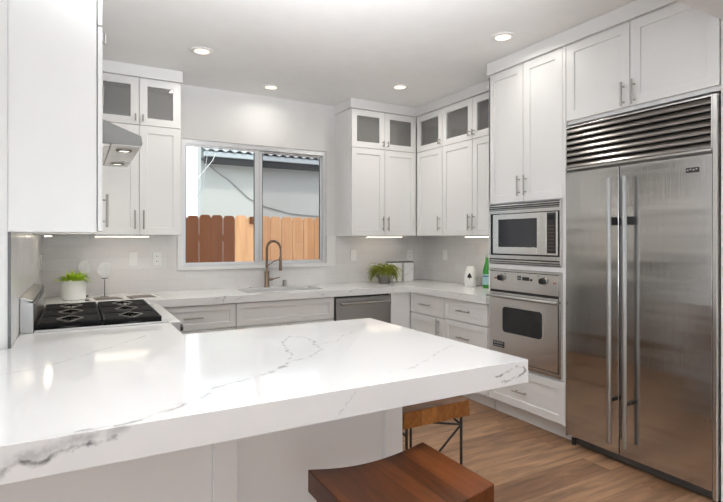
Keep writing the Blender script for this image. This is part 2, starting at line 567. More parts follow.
class MB:
    def __init__(s):
        s.bm = bmesh.new()

    def box(s, x0, x1, y0, y1, z0, z1):
        m = Matrix.Translation(((x0 + x1) / 2, (y0 + y1) / 2, (z0 + z1) / 2)) @ Matrix.Diagonal((abs(x1 - x0), abs(y1 - y0), abs(z1 - z0), 1))
        bmesh.ops.create_cube(s.bm, size=1, matrix=m)
        return s

    def cyl(s, a, b, r, r2=None, seg=20, caps=True):
        a, b = Vector(a), Vector(b)
        d = b - a
        q = d.to_track_quat('Z', 'Y').to_matrix().to_4x4()
        m = Matrix.Translation((a + b) / 2) @ q
        bmesh.ops.create_cone(s.bm, cap_ends=caps, segments=seg, radius1=r, radius2=r if r2 is None else r2, depth=d.length, matrix=m)
        return s

    def tube(s, pts, r, seg=10):
        pts = [Vector(p) for p in pts]
        rings = []
        up = None
        for i, p in enumerate(pts):
            t = (pts[min(i + 1, len(pts) - 1)] - pts[max(i - 1, 0)]).normalized()
            if up is None:
                up = Vector((0, 0, 1)) if abs(t.z) < 0.9 else Vector((1, 0, 0))
            u = (up - t * up.dot(t)).normalized()
            v = t.cross(u)
            up = u
            rr = r[i] if isinstance(r, (list, tuple)) else r
            rings.append([s.bm.verts.new(p + (u * math.cos(k * 2 * PI / seg) + v * math.sin(k * 2 * PI / seg)) * rr) for k in range(seg)])
        for A, B in zip(rings[:-1], rings[1:]):
            for k in range(seg):
                s.bm.faces.new((A[k], A[(k + 1) % seg], B[(k + 1) % seg], B[k]))
        s.bm.faces.new(rings[0][::-1])
        s.bm.faces.new(rings[-1])
        return s

    def lathe(s, prof, cx=0, cy=0, seg=32, sy=1.0):
        rings = []
        for r, zz in prof:
            if r < 1e-5:
                rings.append([s.bm.verts.new((cx, cy, zz))])
            else:
                rings.append([s.bm.verts.new((cx + r * math.cos(k * 2 * PI / seg), cy + r * sy * math.sin(k * 2 * PI / seg), zz)) for k in range(seg)])
        for A, B in zip(rings[:-1], rings[1:]):
            for k in range(seg):
                a0, a1 = A[k % len(A)], A[(k + 1) % len(A)]
                b0, b1 = B[k % len(B)], B[(k + 1) % len(B)]
                vs_ = []
                for v in (a0, a1, b1, b0):
                    if v not in vs_:
                        vs_.append(v)
                if len(vs_) >= 3:
                    s.bm.faces.new(vs_)
        return s

    def prism(s, poly, axis, lo, hi):
        """poly of 2-D points extruded along axis; the other two axes in XYZ order"""
        def mk(p, t):
            v = list(p)
            v.insert('XYZ'.index(axis), t)
            return s.bm.verts.new(v)
        A = [mk(p, lo) for p in poly]
        B = [mk(p, hi) for p in poly]
        n = len(poly)
        s.bm.faces.new(A)
        s.bm.faces.new(B[::-1])
        for i in range(n):
            s.bm.faces.new((A[i], B[i], B[(i + 1) % n], A[(i + 1) % n]))
        return s

    def quad(s, *p):
        s.bm.faces.new([s.bm.verts.new(q) for q in p])
        return s

    def build(s, name, mat, parent=None, bevel=0.0, smooth=False, seg=2, loc=None):
        bmesh.ops.recalc_face_normals(s.bm, faces=s.bm.faces)
        me = bpy.data.meshes.new(name)
        s.bm.to_mesh(me)
        s.bm.free()
        me.materials.append(mat)
        o = bpy.data.objects.new(name, me)
        COL.objects.link(o)
        if parent:
            o.parent = parent
        if loc:
            o.location = loc
        if bevel:
            bv = o.modifiers.new('bevel', 'BEVEL')
            bv.width = bevel
            bv.segments = seg
            bv.limit_method = 'ANGLE'
            bv.angle_limit = math.radians(40)
        if smooth:
            for p in me.polygons:
                p.use_smooth = True
            me.set_sharp_from_angle(angle=math.radians(38))
        return o


def box(x0, x1, y0, y1, z0, z1):
    return MB().box(x0, x1, y0, y1, z0, z1)


def tag(o, label, cat, group=None):
    o['label'] = label
    o['category'] = cat
    if group:
        o['group'] = group
    return o


def thing(name, label, cat, loc=(0, 0, 0), rz=0.0, group=None):
    o = bpy.data.objects.new(name, None)
    o.empty_display_size = 0.1
    COL.objects.link(o)
    o.location = loc
    o.rotation_euler = (0, 0, rz)
    return tag(o, label, cat, group)


def struct(o):
    o['kind'] = 'structure'
    return o


def copy_tree(o, parent=None):
    c = o.copy()
    COL.objects.link(c)
    if parent:
        c.parent = parent
    for ch in list(o.children):
        copy_tree(ch, c)
    return c


# ------------------------------------------------------------------ the room
XL, XR, YB, ZC = -0.26, 3.51, 4.78, 2.78
struct(box(-3.5, XR + .15, -4.0, YB + .15, -0.10, 0.0).build('floor', M['floor']))
struct(box(-3.5, XR + .15, -4.0, YB + .15, ZC, ZC + .12).build('ceiling', M['ceiling']))
# back wall with window opening
wx0, wx1, wz0, wz1 = 0.826, 2.262, 1.128, 2.292
w = MB()
w.box(XL, wx0, YB, YB + .15, 0, ZC).box(wx1, XR, YB, YB + .15, 0, ZC)
w.box(wx0, wx1, YB, YB + .15, 0, wz0).box(wx0, wx1, YB, YB + .15, wz1, ZC)
struct(w.build('wall_back', M['wall']))
struct(box(XR, XR + .15, 1.36, YB + .15, 0, ZC).build('wall_right', M['wall']))
struct(box(2.885, XR + .15, -4.0, 1.36, 0, ZC).build('wall_right_front', M['wall']))
struct(box(XL - .20, XL, 2.60, YB + .15, 0, ZC).build('wall_left', M['wall']))
struct(box(-3.5, XL - .20, 2.60, 2.75, 0, ZC).build('wall_left_return', M['wall']))
# unseen dining room side, openings placed for the fill lamps
w = MB()
w.box(-3.65, -3.5, -4.0, -.35, 0, ZC).box(-3.65, -3.5, 2.25, 2.75, 0, ZC).box(-3.65, -3.5, -.35, 2.25, 0, .6).box(-3.65, -3.5, -.35, 2.25, 2.4, ZC)
struct(w.build('wall_dining_side', M['wall']))
w = MB()
w.box(-3.65, -1.6, -4.15, -4.0, 0, ZC).box(2.0, XR + .15, -4.15, -4.0, 0, ZC).box(-1.6, 2.0, -4.15, -4.0, 2.4, ZC).box(-1.6, 2.0, -4.15, -4.0, 0, .3)
struct(w.build('wall_rear', M['wall']))
for nm, rect, ax in (('window_2', (-1.6, 2.0, .3, 2.4), 'x'), ('window_3', (-.35, 2.25, .6, 2.4), 'y')):
    a0, a1, b0, b1 = rect
    f = MB()
    mid = (a0 + a1) / 2
    for (p0, p1, q0, q1) in ((a0, a0 + .05, b0, b1), (a1 - .05, a1, b0, b1), (mid - .03, mid + .03, b0, b1), (a0, a1, b0, b0 + .05), (a0, a1, b1 - .05, b1)):
        if ax == 'x':
            f.box(p0, p1, -4.10, -4.05, q0, q1)
        else:
            f.box(-3.60, -3.55, p0, p1, q0, q1)
    struct(f.build(nm, M['trim']))
struct(box(-3.5, 2.885, 0.98, 1.36, 2.51, ZC).build('beam', M['wall']))

# window_1, sliding
win = struct(thing('window_1', '', ''))
del win['label'], win['category']
f = MB()
yi, yo = YB + .012, YB + .09
f.box(wx0, wx0 + .028, yi, yo, wz0, wz1).box(wx1 - .034, wx1, yi, yo, wz0, wz1)
f.box(wx0 + .028, wx1 - .034, yi, yo, wz0, wz0 + .022).box(wx0 + .028, wx1 - .034, yi, yo, wz1 - .045, wz1)
f.build('window_frame', M['alu'], win, .002)
f = MB()
f.box(1.500, 1.545, yi + .005, yi + .032, wz0 + .02, wz1 - .045)
f.box(wx0 + .028, 1.50, yi + .005, yi + .03, wz0 + .02, wz0 + .034)
f.box(wx0 + .028, 1.50, yi + .005, yi + .03, wz1 - .06, wz1 - .045)
f.build('left_sash', M['alu'], win, .002)
f = MB()
f.box(1.545, 1.585, yi + .035, yi + .06, wz0 + .02, wz1 - .045)
f.box(wx1 - .05, wx1 - .034, yi + .035, yi + .06, wz0 + .02, wz1 - .045)
f.box(1.585, wx1 - .05, yi + .035, yi + .06, wz0 + .02, wz0 + .038)
f.box(1.585, wx1 - .05, yi + .035, yi + .06, wz1 - .062, wz1 - .045)
f.build('right_sash', M['alu'], win, .002)
box(wx0 + .028, 1.50, yi + .015, yi + .019, wz0 + .03, wz1 - .05).build('pane', M['glass'], win)
box(1.585, wx1 - .05, yi + .045, yi + .049, wz0 + .03, wz1 - .05).build('pane', M['screen'], win)
for gx, gy in ((1.497, yi + .012), (1.5475, yi + .030), (1.586, yi + .040), (wx1 - .053, yi + .040), (wx0 + .0285, yi + .012)):
    box(gx - .002, gx + .006, gy - .003, gy + .012, wz0 + .03, wz1 - .05).build('gasket', M['gasket'], win)
# painted returns and sill around the window
f = MB()
f.box(0.778, wx0, YB - .018, YB - .001, 1.098, 1.41)
f.box(wx1, 2.363, YB - .018, YB - .001, 1.098, 1.41)
f.box(0.826, wx1, YB - .026, YB - .001, 1.098, wz0)
struct(f.build('trim_1', M['trim']))

# tile backsplash
t = .010
struct(box(XL + t, 0.772, YB - t, YB, .915, 1.412).build('wall_back_tile_left', M['tile_x']))
struct(box(0.772, 2.368, YB - t, YB, .915, 1.096).build('wall_back_tile_under_window', M['tile_x']))
struct(box(2.368, XR - t, YB - t, YB, .915, 1.412).build('wall_back_tile_right', M['tile_x']))
struct(box(XR - t, XR, 3.032, YB, .915, 1.412).build('wall_right_tile', M['tile_y']))
struct(box(XL, XL + t, 2.612, YB, .915, 1.412).build('wall_left_tile', M['tile_y']))
struct(box(XL + .0005, XL + .012, 2.594, 2.611, .916, 1.410).build('trim_2', M['edge']))

# crown / fascia on the cabinets
cz0, cz1 = 2.685, ZC - .001


def fascia(n, poly):
    mb = MB()
    mb.prism(poly, 'Z', cz0, cz1)
    struct(mb.build('trim_%d' % n, M['cab'], None, .003))


fascia(3, [(XL, 4.779), (XL, 4.41), (.09, 4.41), (.765, 4.41), (.765, 4.779)])
fascia(4, [(2.352, 4.779), (2.352, 4.41), (3.14, 4.41), (3.14, 3.036), (3.509, 3.036), (3.509, 4.779)])
fascia(5, [(3.509, 3.034), (2.852, 3.034), (2.852, 1.362), (3.509, 1.362)])
fascia(6, [(XL, 2.602), (.12, 2.602), (.12, 4.405), (XL, 4.405)])

# ------------------------------------------------------------------ cabinet kit
# local frame: width on +X, front faces -Y (front of doors at y = 0), z up


def shaker(w, h, t=.020, fr=.060, rec=.009, open_=False):
    """door leaf from (0,0) to (w,h), front face at y=0"""
    mb = MB()
    bm = mb.bm
    o = [(0, 0), (w, 0), (w, h), (0, h)]
    i = [(fr, fr), (w - fr, fr), (w - fr, h - fr), (fr, h - fr)]
    V = lambda p, y: bm.verts.new((p[0], y, p[1]))
    of, if_ = [V(p, 0) for p in o], [V(p, 0) for p in i]
    ob = [V(p, t) for p in o]
    if open_:
        ib = [V(p, t) for p in i]
        for k in range(4):
            j = (k + 1) % 4
            bm.faces.new((of[k], of[j], if_[j], if_[k]))
            bm.faces.new((of[k], ob[k], ob[j], of[j]))
            bm.faces.new((if_[k], if_[j], ib[j], ib[k]))
            bm.faces.new((ob[k], ib[k], ib[j], ob[j]))
    else:
        ii = [V(p, rec) for p in i]
        for k in range(4):
            j = (k + 1) % 4
            bm.faces.new((of[k], of[j], if_[j], if_[k]))
            bm.faces.new((of[k], ob[k], ob[j], of[j]))
            bm.faces.new((if_[k], if_[j], ii[j], ii[k]))
        bm.faces.new(ii)
        bm.faces.new(ob[::-1])
    return mb


def bar_handle(parent, x, zc, length, vertical=True, r=.006, mat=None, off=.032):
    mb = MB()
    if vertical:
        a, b = (x, -off, zc - length / 2), (x, -off, zc + length / 2)
        s = [(x, zc - length * .32), (x, zc + length * .32)]
    else:
        a, b = (x - length / 2, -off, zc), (x + length / 2, -off, zc)
        s = [(x - length * .32, zc), (x + length * .32, zc)]
    mb.cyl(a, b, r, seg=14)
    for sx_, sz_ in s:
        mb.cyl((sx_, -off, sz_), (sx_, 0.0, sz_), r * .75, seg=10)
    return mb.build('handle', mat or M['handle'], parent, smooth=True)


def door(parent, x0, x1, z0, z1, hx=None, hz=None, hl=.15, vertical=True, name='door', gl=False, g=.0024, fr=.06, off=.032):
    d = shaker(x1 - x0 - 2 * g, z1 - z0 - 2 * g, fr=fr, open_=gl).build(name, M['cab'], parent, .0015, loc=(x0 + g, 0, z0 + g))
    if gl:
        w_, h_ = x1 - x0 - 2 * g, z1 - z0 - 2 * g
        box(fr - .004, w_ - fr + .004, .010, .014, fr - .004, h_ - fr + .004).build('glass_pane', M['cabglass'], d)
    if hx is not None:
        bar_handle(d, hx - x0 - g, hz - z0 - g, hl, vertical, off=off)
    return d


def body(parent, w, d, z0, z1, toe=False, mat=None):
    mb = MB()
    if toe:
        mb.box(0, w, .021, d, .105, z1)
        mb.box(0, w, .075, d, 0, .105)
    else:
        mb.box(0, w, .021, d, z0, z1)
    return mb.build('body', mat or M['cab'], parent, .001)


def hollow(parent, w, d, z0, z1, t=.018, shelf=None):
    mb = MB()
    mb.box(0, t, .021, d, z0, z1).box(w - t, w, .021, d, z0, z1)
    mb.box(t, w - t, .021, d, z0, z0 + t).box(t, w - t, .021, d, z1 - t, z1)
    o = mb.build('display_case', M['cab'], parent, .001)
    box(t, w - t, d - .012, d - .0005, z0 + t, z1 - t).build('back_board', M['inside'], parent)
    return o


ZU0, ZS, ZU1 = 1.412, 2.300, 2.684

# --- back wall, left upper
u = thing('upper_cabinet', 'white upper cabinet left of the window with two tall doors below two glass doors', 'cabinet', (.108, 4.43, 0))
W_ = .752 - .108
body(u, W_, .348, ZU0, ZS)
hollow(u, W_, .348, ZS + .001, ZU1)
m_ = .322
door(u, 0, m_, ZU0, ZS, m_ - .032, 1.535)
door(u, m_, W_, ZU0, ZS, m_ + .032, 1.535)
door(u, 0, m_, ZS, ZU1, m_ - .028, 2.355, .055, gl=True)
door(u, m_, W_, ZS, ZU1, m_ + .028, 2.355, .055, gl=True)

# --- back wall, right upper
u = thing('upper_cabinet', 'white upper cabinet right of the window with two tall doors below two glass doors', 'cabinet', (2.370, 4.43, 0))
W_ = 3.158 - 2.370
m_ = W_ / 2
body(u, W_, .348, ZU0, ZS)
hollow(u, W_, .348, ZS + .001, ZU1)
door(u, 0.004, m_, ZU0, ZS, m_ - .032, 1.535)
door(u, m_, W_, ZU0, ZS, m_ + .032, 1.535)
door(u, 0.004, m_, ZS, ZU1, m_ - .028, 2.355, .055, gl=True)
door(u, m_, W_, ZS, ZU1, m_ + .028, 2.355, .055, gl=True)

# --- right wall uppers (rot -90: local x runs towards the camera)
u = thing('upper_cabinet', 'white single-door corner upper cabinet on the right wall with one glass door on top', 'cabinet', (3.16, 4.425, 0), -PI / 2)
W_ = 4.425 - 3.990
body(u, W_, .348, ZU0, ZS)
hollow(u, W_, .348, ZS + .001, ZU1)
door(u, 0.003, W_, ZU0, ZS, W_ - .035, 1.535)
door(u, 0.003, W_, ZS, ZU1, W_ - .030, 2.355, .055, gl=True)
u = thing('upper_cabinet', 'white double-door upper cabinet on the right wall between corner and oven tower', 'cabinet', (3.16, 3.988, 0), -PI / 2)
W_ = 3.988 - 3.036
m_ = 3.988 - 3.549
body(u, W_, .348, ZU0, ZS)
hollow(u, W_, .348, ZS + .001, ZU1)
door(u, 0, m_, ZU0, ZS, m_ - .032, 1.535)
door(u, m_, W_, ZU0, ZS, m_ + .032, 1.535)
door(u, 0, m_, ZS, ZU1, m_ - .028, 2.355, .055, gl=True)
door(u, m_, W_, ZS, ZU1, m_ + .028, 2.355, .055, gl=True)

# --- left wall uppers (rot +90: local x runs away from the camera)
ULX = .098
u = thing('upper_cabinet', 'tall white upper cabinet nearest the camera at left, seen from its plain side panel', 'cabinet', (ULX, 2.602, 0), PI / 2)
W_ = 2.968 - 2.602
MB().box(0, W_, .024, .357, 1.411, ZU1).build('body', M['cab'], u, .001)
door(u, 0, W_, 1.414, 2.355, .045, 1.512, .155, off=.021)
door(u, 0, W_, 2.358, ZU1, W_ - .08, 2.40, .055, off=.022)
u = thing('upper_cabinet', 'short white cabinet above the range hood', 'cabinet', (ULX, 2.970, 0), PI / 2)
W_ = 3.890 - 2.970
body(u, W_, .349, 2.145, ZU1)
door(u, 0, W_ / 2, 2.145, ZU1, W_ / 2 - .04, 2.24, .12)
door(u, W_ / 2, W_, 2.145, ZU1, W_ / 2 + .04, 2.24, .12)
u = thing('upper_cabinet', 'white upper cabinet in the left corner beyond the range hood', 'cabinet', (ULX, 3.892, 0), PI / 2)
W_ = 4.405 - 3.892
body(u, W_, .349, ZU0, ZU1)
door(u, 0, W_, ZU0, ZS, .045, 1.535)
door(u, 0, W_, ZS, ZU1, .045, 2.355, .055)

# --- base cabinets, back wall
ZB1 = .852
YD = 4.135


def drawer(parent, x0, x1, z0, z1, hl=.15, fr=.048, handle=True):
    d = door(parent, x0, x1, z0, z1, fr=fr, name='drawer')
    if handle:
        bar_handle(d, (x1 - x0) / 2, (z1 - z0) / 2, hl, False)
    return d


b_ = thing('base_cabinet', 'white base cabinet left of the sink with a wide drawer over two doors', 'cabinet', (.445, YD, 0))
W_ = 1.134 - .445
body(b_, W_, .64, 0, ZB1, True)
drawer(b_, .0, W_, .655, ZB1)
door(b_, 0, W_ / 2 - .03, .105, .650, W_ / 2 - .06, .565)
door(b_, W_ / 2 - .03, W_, .105, .650, W_ / 2 + .0, .565)
b_ = thing('base_cabinet', 'white sink base cabinet under the window with a flat false drawer front', 'cabinet', (1.137, YD, 0))
W_ = 2.036 - 1.137
mb = MB()
mb.box(0, .02, .021, .64, .105, ZB1).box(W_ - .02, W_, .021, .64, .105, ZB1).box(.02, W_ - .02, .021, .64, .105, .125)
mb.box(0, W_, .075, .64, 0, .105).box(.02, W_ - .02, .62, .64, .125, ZB1).box(.02, W_ - .02, .021, .04, .125, ZB1)
mb.build('body', M['cab'], b_, .001)
door(b_, 0, W_, .655, ZB1, name='drawer_front', fr=.048)
door(b_, 0, W_ / 2, .105, .650, W_ / 2 - .035, .565)
door(b_, W_ / 2, W_, .105, .650, W_ / 2 + .035, .565)
b_ = thing('filler_panel', 'plain white filler panel between dishwasher and corner drawers', 'panel', (2.650, YD, 0))
MB().box(0, .222, 0, .02, .105, ZB1).box(0, .23, .075, .09, 0, .105).build('panel', M['cab'], b_, .001)

# --- base cabinets, right wall
XD = 2.875
b_ = thing('base_cabinet', 'white base cabinet by the inner corner with one drawer over a single door', 'cabinet', (XD, 4.133, 0), -PI / 2)
W_ = 4.133 - 3.603
body(b_, W_, .63, 0, ZB1, True)
drawer(b_, 0, W_, .662, ZB1, .16)
door(b_, 0, W_, .105, .658, W_ - .075, .575, .15)
b_ = thing('base_cabinet', 'white three-drawer base cabinet directly beside the oven tower', 'cabinet', (XD, 3.600, 0), -PI / 2)
W_ = 3.600 - 3.046
body(b_, W_, .63, 0, ZB1, True)
drawer(b_, 0, W_, .670, ZB1, .16)
drawer(b_, 0, W_, .395, .666, .16)
drawer(b_, 0, W_, .105, .391, .16)

# --- worktops
ct = MB()
sx0, sx1, sy0, sy1 = 1.275, 2.010, 4.285, 4.655
ct.box(XL + .001, sx0, 4.115, YB - .001, .855, .915)
ct.box(sx1, XR - .001, 4.115, YB - .001, .855, .915)
ct.box(sx0, sx1, 4.115, sy0, .855, .915)
ct.box(sx0, sx1, sy1, YB - .001, .855, .915)
ct.box(2.855, XR - .001, 3.040, 4.115, .855, .915)
ct.box(XL + .001, .447, 3.893, 4.115, .855, .915)
o = ct.build('worktop', M['quartz_far'])
tag(o, 'white veined quartz worktop running under the window and along the right wall', 'countertop')

pen = thing('peninsula', 'large white peninsula base in front with recessed side panels', 'kitchen island', (0, 0, 0))
bmb = MB()
bmb.box(-.55, 1.158, 1.745, 2.33, .0, .826)
bmb.build('body', M['cab'], pen, .001)
pf = MB()
yb0, yb1 = 1.72, 1.745
for a0, a1 in ((-.55, -.49), (.398, .476), (1.078, 1.158)):
    pf.box(a0, a1, yb0, yb1, 0, .826)
segs = [(-.49, .398), (.476, 1.078)]
for a0, a1 in segs:
    pf.box(a0, a1, yb0, yb1, .74, .826)
    pf.box(a0, a1, yb0, yb1, 0, .14)
pf.build('panel_frame', M['cab'], pen, .0012)
MB().box(-.10, .43, 2.34, 2.97, .105, .826).box(-.10, .37, 2.34, 2.97, 0, .105).build('corner_body', M['cab'], pen, .001)

pt = MB()
pt.prism([(-.75, 1.384), (1.515, 1.384), (1.500, 2.572), (.447, 2.575), (.447, 2.965), (-.2495, 2.965), (-.2495, 2.594), (-.75, 2.594)], 'Z', .827, .915)
o = pt.build('peninsula_worktop', M['quartz_pen'], None, .0015)
tag(o, 'thick white quartz slab with grey veins on the peninsula in front', 'countertop')

# --- oven tower
tw = thing('oven_tower', 'white tall cabinet tower holding microwave and wall oven with two doors on top', 'cabinet', (2.873, 3.033, 0), -PI / 2)
W_ = 3.033 - 2.300
mb = MB()
mb.box(0, .016, 0.021, .636, .105, ZU1).box(W_ - .026, W_, 0.0, .636, .105, ZU1)   # sides
mb.box(0, .016, 0.0, .021, .105, ZU1)
mb.box(.016, W_ - .026, .021, .636, 1.64, ZU1)
mb.box(.016, W_ - .026, .0, .636, 1.150, 1.185)
mb.box(.016, W_ - .026, .021, .636, .105, .418)
mb.box(.016, W_ - .026, .60, .636, .418, 1.64)
mb.box(0, W_, .075, .636, 0, .105)
mb.build('body', M['cab'], tw, .001)
m_ = .358
door(tw, 0.0, m_, 1.655, ZU1, m_ - .032, 1.775)
door(tw, m_, W_ - .026, 1.655, ZU1, m_ + .032, 1.775)
door(tw, 0.0, W_ - .0, .115, .405, name='drawer', fr=.055)
dr = [c for c in tw.children if c.name.startswith('drawer')][0]
dr.location.y = -.004
bar_handle(dr, .345, .128, .13, False)

# --- microwave with trim kit
mw = thing('microwave', 'built-in stainless steel microwave with dark window above the wall oven', 'microwave', (2.873, 3.033, 0), -PI / 2)
a, b = .017, .706                      # trim width
k = MB()
k.box(a, b, -.008, .012, 1.600, 1.648)  # upper louvre band back
k.build('upper_vent_band', M['dark'], mw)
k = MB()
for i in range(3):
    k.prism([(-.014, 1.603 + i * .015), (-.003, 1.612 + i * .015), (-.003, 1.616 + i * .015), (-.014, 1.607 + i * .015)], 'X', a + .012, b - .012)
k.build('vent_slats', M['steel'], mw)
k = MB()
k.box(a, b, -.008, .012, 1.190, 1.228)
k.build('lower_vent_band', M['dark'], mw)
k = MB()
for i in range(2):
    k.prism([(-.014, 1.194 + i * .016), (-.003, 1.204 + i * .016), (-.003, 1.208 + i * .016), (-.014, 1.199 + i * .016)], 'X', a + .012, b - .012)
k.build('vent_slats', M['steel'], mw)
k = MB()
k.box(a, a + .018, -.012, .02, 1.228, 1.60).box(b - .014, b, -.012, .02, 1.19, 1.648)
k.box(a + .018, b - .014, -.012, .02, 1.575, 1.60).box(a + .018, b - .014, -.012, .02, 1.228, 1.255)
k.build('trim_frame', M['steel_v'], mw, .0015)
box(a + .02, b - .015, .012, .50, 1.256, 1.574).build('body', M['dark'], mw)
dx0, dx1 = .058, .676
dd = MB()
wl, wr, wb, wt = .116, .497, 1.318, 1.530
dd.box(dx0, wl, -.012, .01, 1.266, 1.570).box(wr, .580, -.012, .01, 1.266, 1.570)
dd.box(wl, wr, -.012, .01, 1.266, wb).box(wl, wr, -.012, .01, wt, 1.570)
dd.build('door', M['ovsteel'], mw, .002)
d0 = [c for c in mw.children if c.name.startswith('door')][0]
box(wl, wr, -.008, .009, wb, wt).build('window', M['mwglass'], d0)
k = MB()
k.box(.581, dx1, -.012, .01, 1.266, 1.570)
k.build('control_surround', M['ovsteel'], mw, .002)
box(.588, .660, -.0145, -.011, 1.280, 1.563).build('control_panel', M['dark'], mw)
k = MB()
for r_ in range(8):
    for c_ in range(3):
        k.box(.595 + c_ * .021, .609 + c_ * .021, -.0158, -.0140, 1.300 + r_ * .024, 1.309 + r_ * .024)
k.build('keys', simple('keypad_print', (0.10, 0.06, 0.05), .4), mw)
box(.595, .651, -.0158, -.0140, 1.515, 1.548).build('display', M['blackglass'], mw)

# --- wall oven
ov = thing('wall_oven', 'built-in stainless steel wall oven with two black knobs and towel bar handle', 'oven', (2.873, 3.033, 0), -PI / 2)
a, b = .018, .706
box(a, b, .0, .56, .424, 1.146).build('body', M['dark'], ov)
box(a + .008, b - .022, -.012, .0, .985, 1.128).build('control_panel', M['ovsteel'], ov, .002)
k = MB()
k.box(a, b, -.014, .0, 1.132, 1.146).box(b - .018, b, -.014, .0, .424, 1.132).box(a, b - .018, -.010, .0, .424, .452)
k.build('trim_frame', M['steel_v'], ov, .0015)
dl, dr_, db, dt = .028, .684, .462, .968
wl, wr, wb, wt = .174, .553, .668, .862
k = MB()
k.box(dl, wl, -.020, -.001, db, dt).box(wr, dr_, -.020, -.001, db, dt).box(wl, wr, -.020, -.001, db, wb).box(wl, wr, -.020, -.001, wt, dt)
od = k.build('door', M['ovsteel'], ov)
pw = []
rr = .028
for cx_, cz_, a0 in ((wr - rr, wt - rr, 0), (wl + rr, wt - rr, 90), (wl + rr, wb + rr, 180), (wr - rr, wb + rr, 270)):
    for q in range(7):
        t_ = math.radians(a0 + q * 15)
        pw.append((cx_ + rr * math.cos(t_), cz_ + rr * math.sin(t_)))
box(wl - .012, wr + .012, -.0225, -.0195, wb - .012, wt + .012).build('window_surround', M['ovsteel'], od, .001)
mbw = MB()
mbw.prism([(p[0], p[1]) for p in pw], 'Y', -.0245, -.0226)
mbw.build('window', M['blackglass'], od)
k = MB()
k.cyl((.040, -.058, .942), (.716, -.058, .942), .012, seg=20)
k.build('handle', M['handle_lt'], od, smooth=True)
for hx_ in (.048, .672):
    box(hx_ - .011, hx_ + .011, -.058, -.019, .931, .953).build('handle_bracket', M['steel_v'], od, .003)
for kx in (.152, .556):
    k = MB()
    k.cyl((kx, -.012, 1.082), (kx, -.018, 1.082), .030, seg=28)
    k.build('knob_ring', M['steel_v'], ov, smooth=True)
    k = MB()
    k.cyl((kx, -.018, 1.082), (kx, -.042, 1.082), .024, .020, seg=28)
    k.box(kx - .005, kx + .005, -.048, -.040, 1.064, 1.100)
    k.build('knob', M['dark'], ov, smooth=True)
k = MB()
k.box(.315, .347, -.0135, -.0118, 1.074, 1.106).box(.362, .428, -.0135, -.0118, 1.074, 1.100).box(.436, .456, -.0135, -.0118, 1.074, 1.090)
k.build('display', M['blackglass'], ov)
k = MB()
k.box(.315, .347, -.0142, -.0134, 1.088, 1.091).box(.330, .332, -.0142, -.0134, 1.074, 1.106)
k.build('display_bars', M['badge_lt'], ov)
box(.075, .098, -.0135, -.0118, 1.070, 1.080).build('indicator', M['red'], ov)
box(.640, .662, -.0135, -.0118, 1.072, 1.078).build('indicator', M['red'], ov)
for kx in (.190, .512):
    MB().cyl((kx, -.0118, 1.114), (kx, -.014, 1.114), .004, seg=10).build('indicator_lamp', M['dark'], ov)
bd = box(.070, .190, -.0225, -.0195, .542, .588).build('badge', M['badge'], od, .001)
k = MB()
for i in range(6):
    k.box(.082 + i * .017, .090 + i * .017, -.0233, -.0223, .570, .580)
k.box(.080, .180, -.0233, -.0223, .552, .555)
k.build('badge_marks', M['badge_lt'], bd)

# --- fridge
FY0, FY1 = 1.367, 2.290
fr = thing('refrigerator', 'built-in stainless steel side-by-side refrigerator with louvred grille on top', 'refrigerator', (2.860, FY1, 0), -PI / 2)
FW = FY1 - FY0
box(0, FW, .060, .645, .06, 2.130).build('body', M['steel_v'], fr)
box(0.02, FW - .02, .075, .60, .004, .06).build('kick_plate', M['dark'], fr)
k = MB()
k.box(.03, FW - .01, .050, .058, .012, .075)
k.build('toe_grille', M['toe'], fr)
for fx in (.03, FW - .03):
    k = MB()
    k.cyl((fx, .045, 0), (fx, .045, .05), .014, seg=14)
    k.build('foot', M['dark'], fr, smooth=True)
xs = FY1 - 1.905
ld = box(.004, xs - .003, 0, .052, .072, 1.822).build('freezer_door', M['fridge'], fr, .003)
rd = box(xs + .003, FW - .022, 0, .052, .072, 1.822).build('fridge_door', M['fridge'], fr, .003)
k = MB()
k.box(FW - .018, FW, -.004, .06, .03, 2.128).box(0, .004, .0, .06, .06, 1.83)
k.build('edge_trim', M['steel_v'], fr, .001)
for dpar, hx_ in ((ld, FY1 - 1.930), (rd, FY1 - 1.832)):
    k = MB()
    k.cyl((hx_, -.060, .148), (hx_, -.060, 1.752), .0135, seg=24)
    h_ = k.build('handle', M['handle_lt'], dpar, smooth=True)
    for zz, hh in ((1.488, .050), (.408, .022)):
        box(hx_ - .010, hx_ + .010, -.060, 0, zz - hh / 2, zz + hh / 2).build('standoff', M['dark'], h_, .002)
bd = box(.772, .838, -.004, .0, 1.735, 1.762).build('badge', M['badge'], rd, .001)
k = MB()
for i in range(4):
    k.box(.778 + i * .015, .786 + i * .015, -.0048, -.0038, 1.745 + (i % 2) * .004, 1.752 + (i % 2) * .003)
k.build('badge_marks', M['badge_lt'], bd)
# grille
gr = MB()
gr.box(.004, FW - .018, .02, .055, 1.840, 2.126)
go = gr.build('grille', M['dark'], fr)
k = MB()
nl = 7
for i in range(nl):
    z0_ = 1.852 + i * .0385
    k.prism([(.012, z0_ + .031), (.006, z0_ + .031), (-.010, z0_ + .006), (-.008, z0_), (.000, z0_)], 'X', .012, FW - .026)
k.build('louvres', M['louvre'], go, .001)
k = MB()
k.box(.004, FW - .018, -.006, .02, 2.118, 2.128).box(.004, FW - .018, -.006, .02, 1.838, 1.850).box(.004, .012, -.006, .02, 1.84, 2.12).box(FW - .026, FW - .018, -.006, .02, 1.84, 2.12)
k.build('grille_frame', M['steel_v'], go, .001)

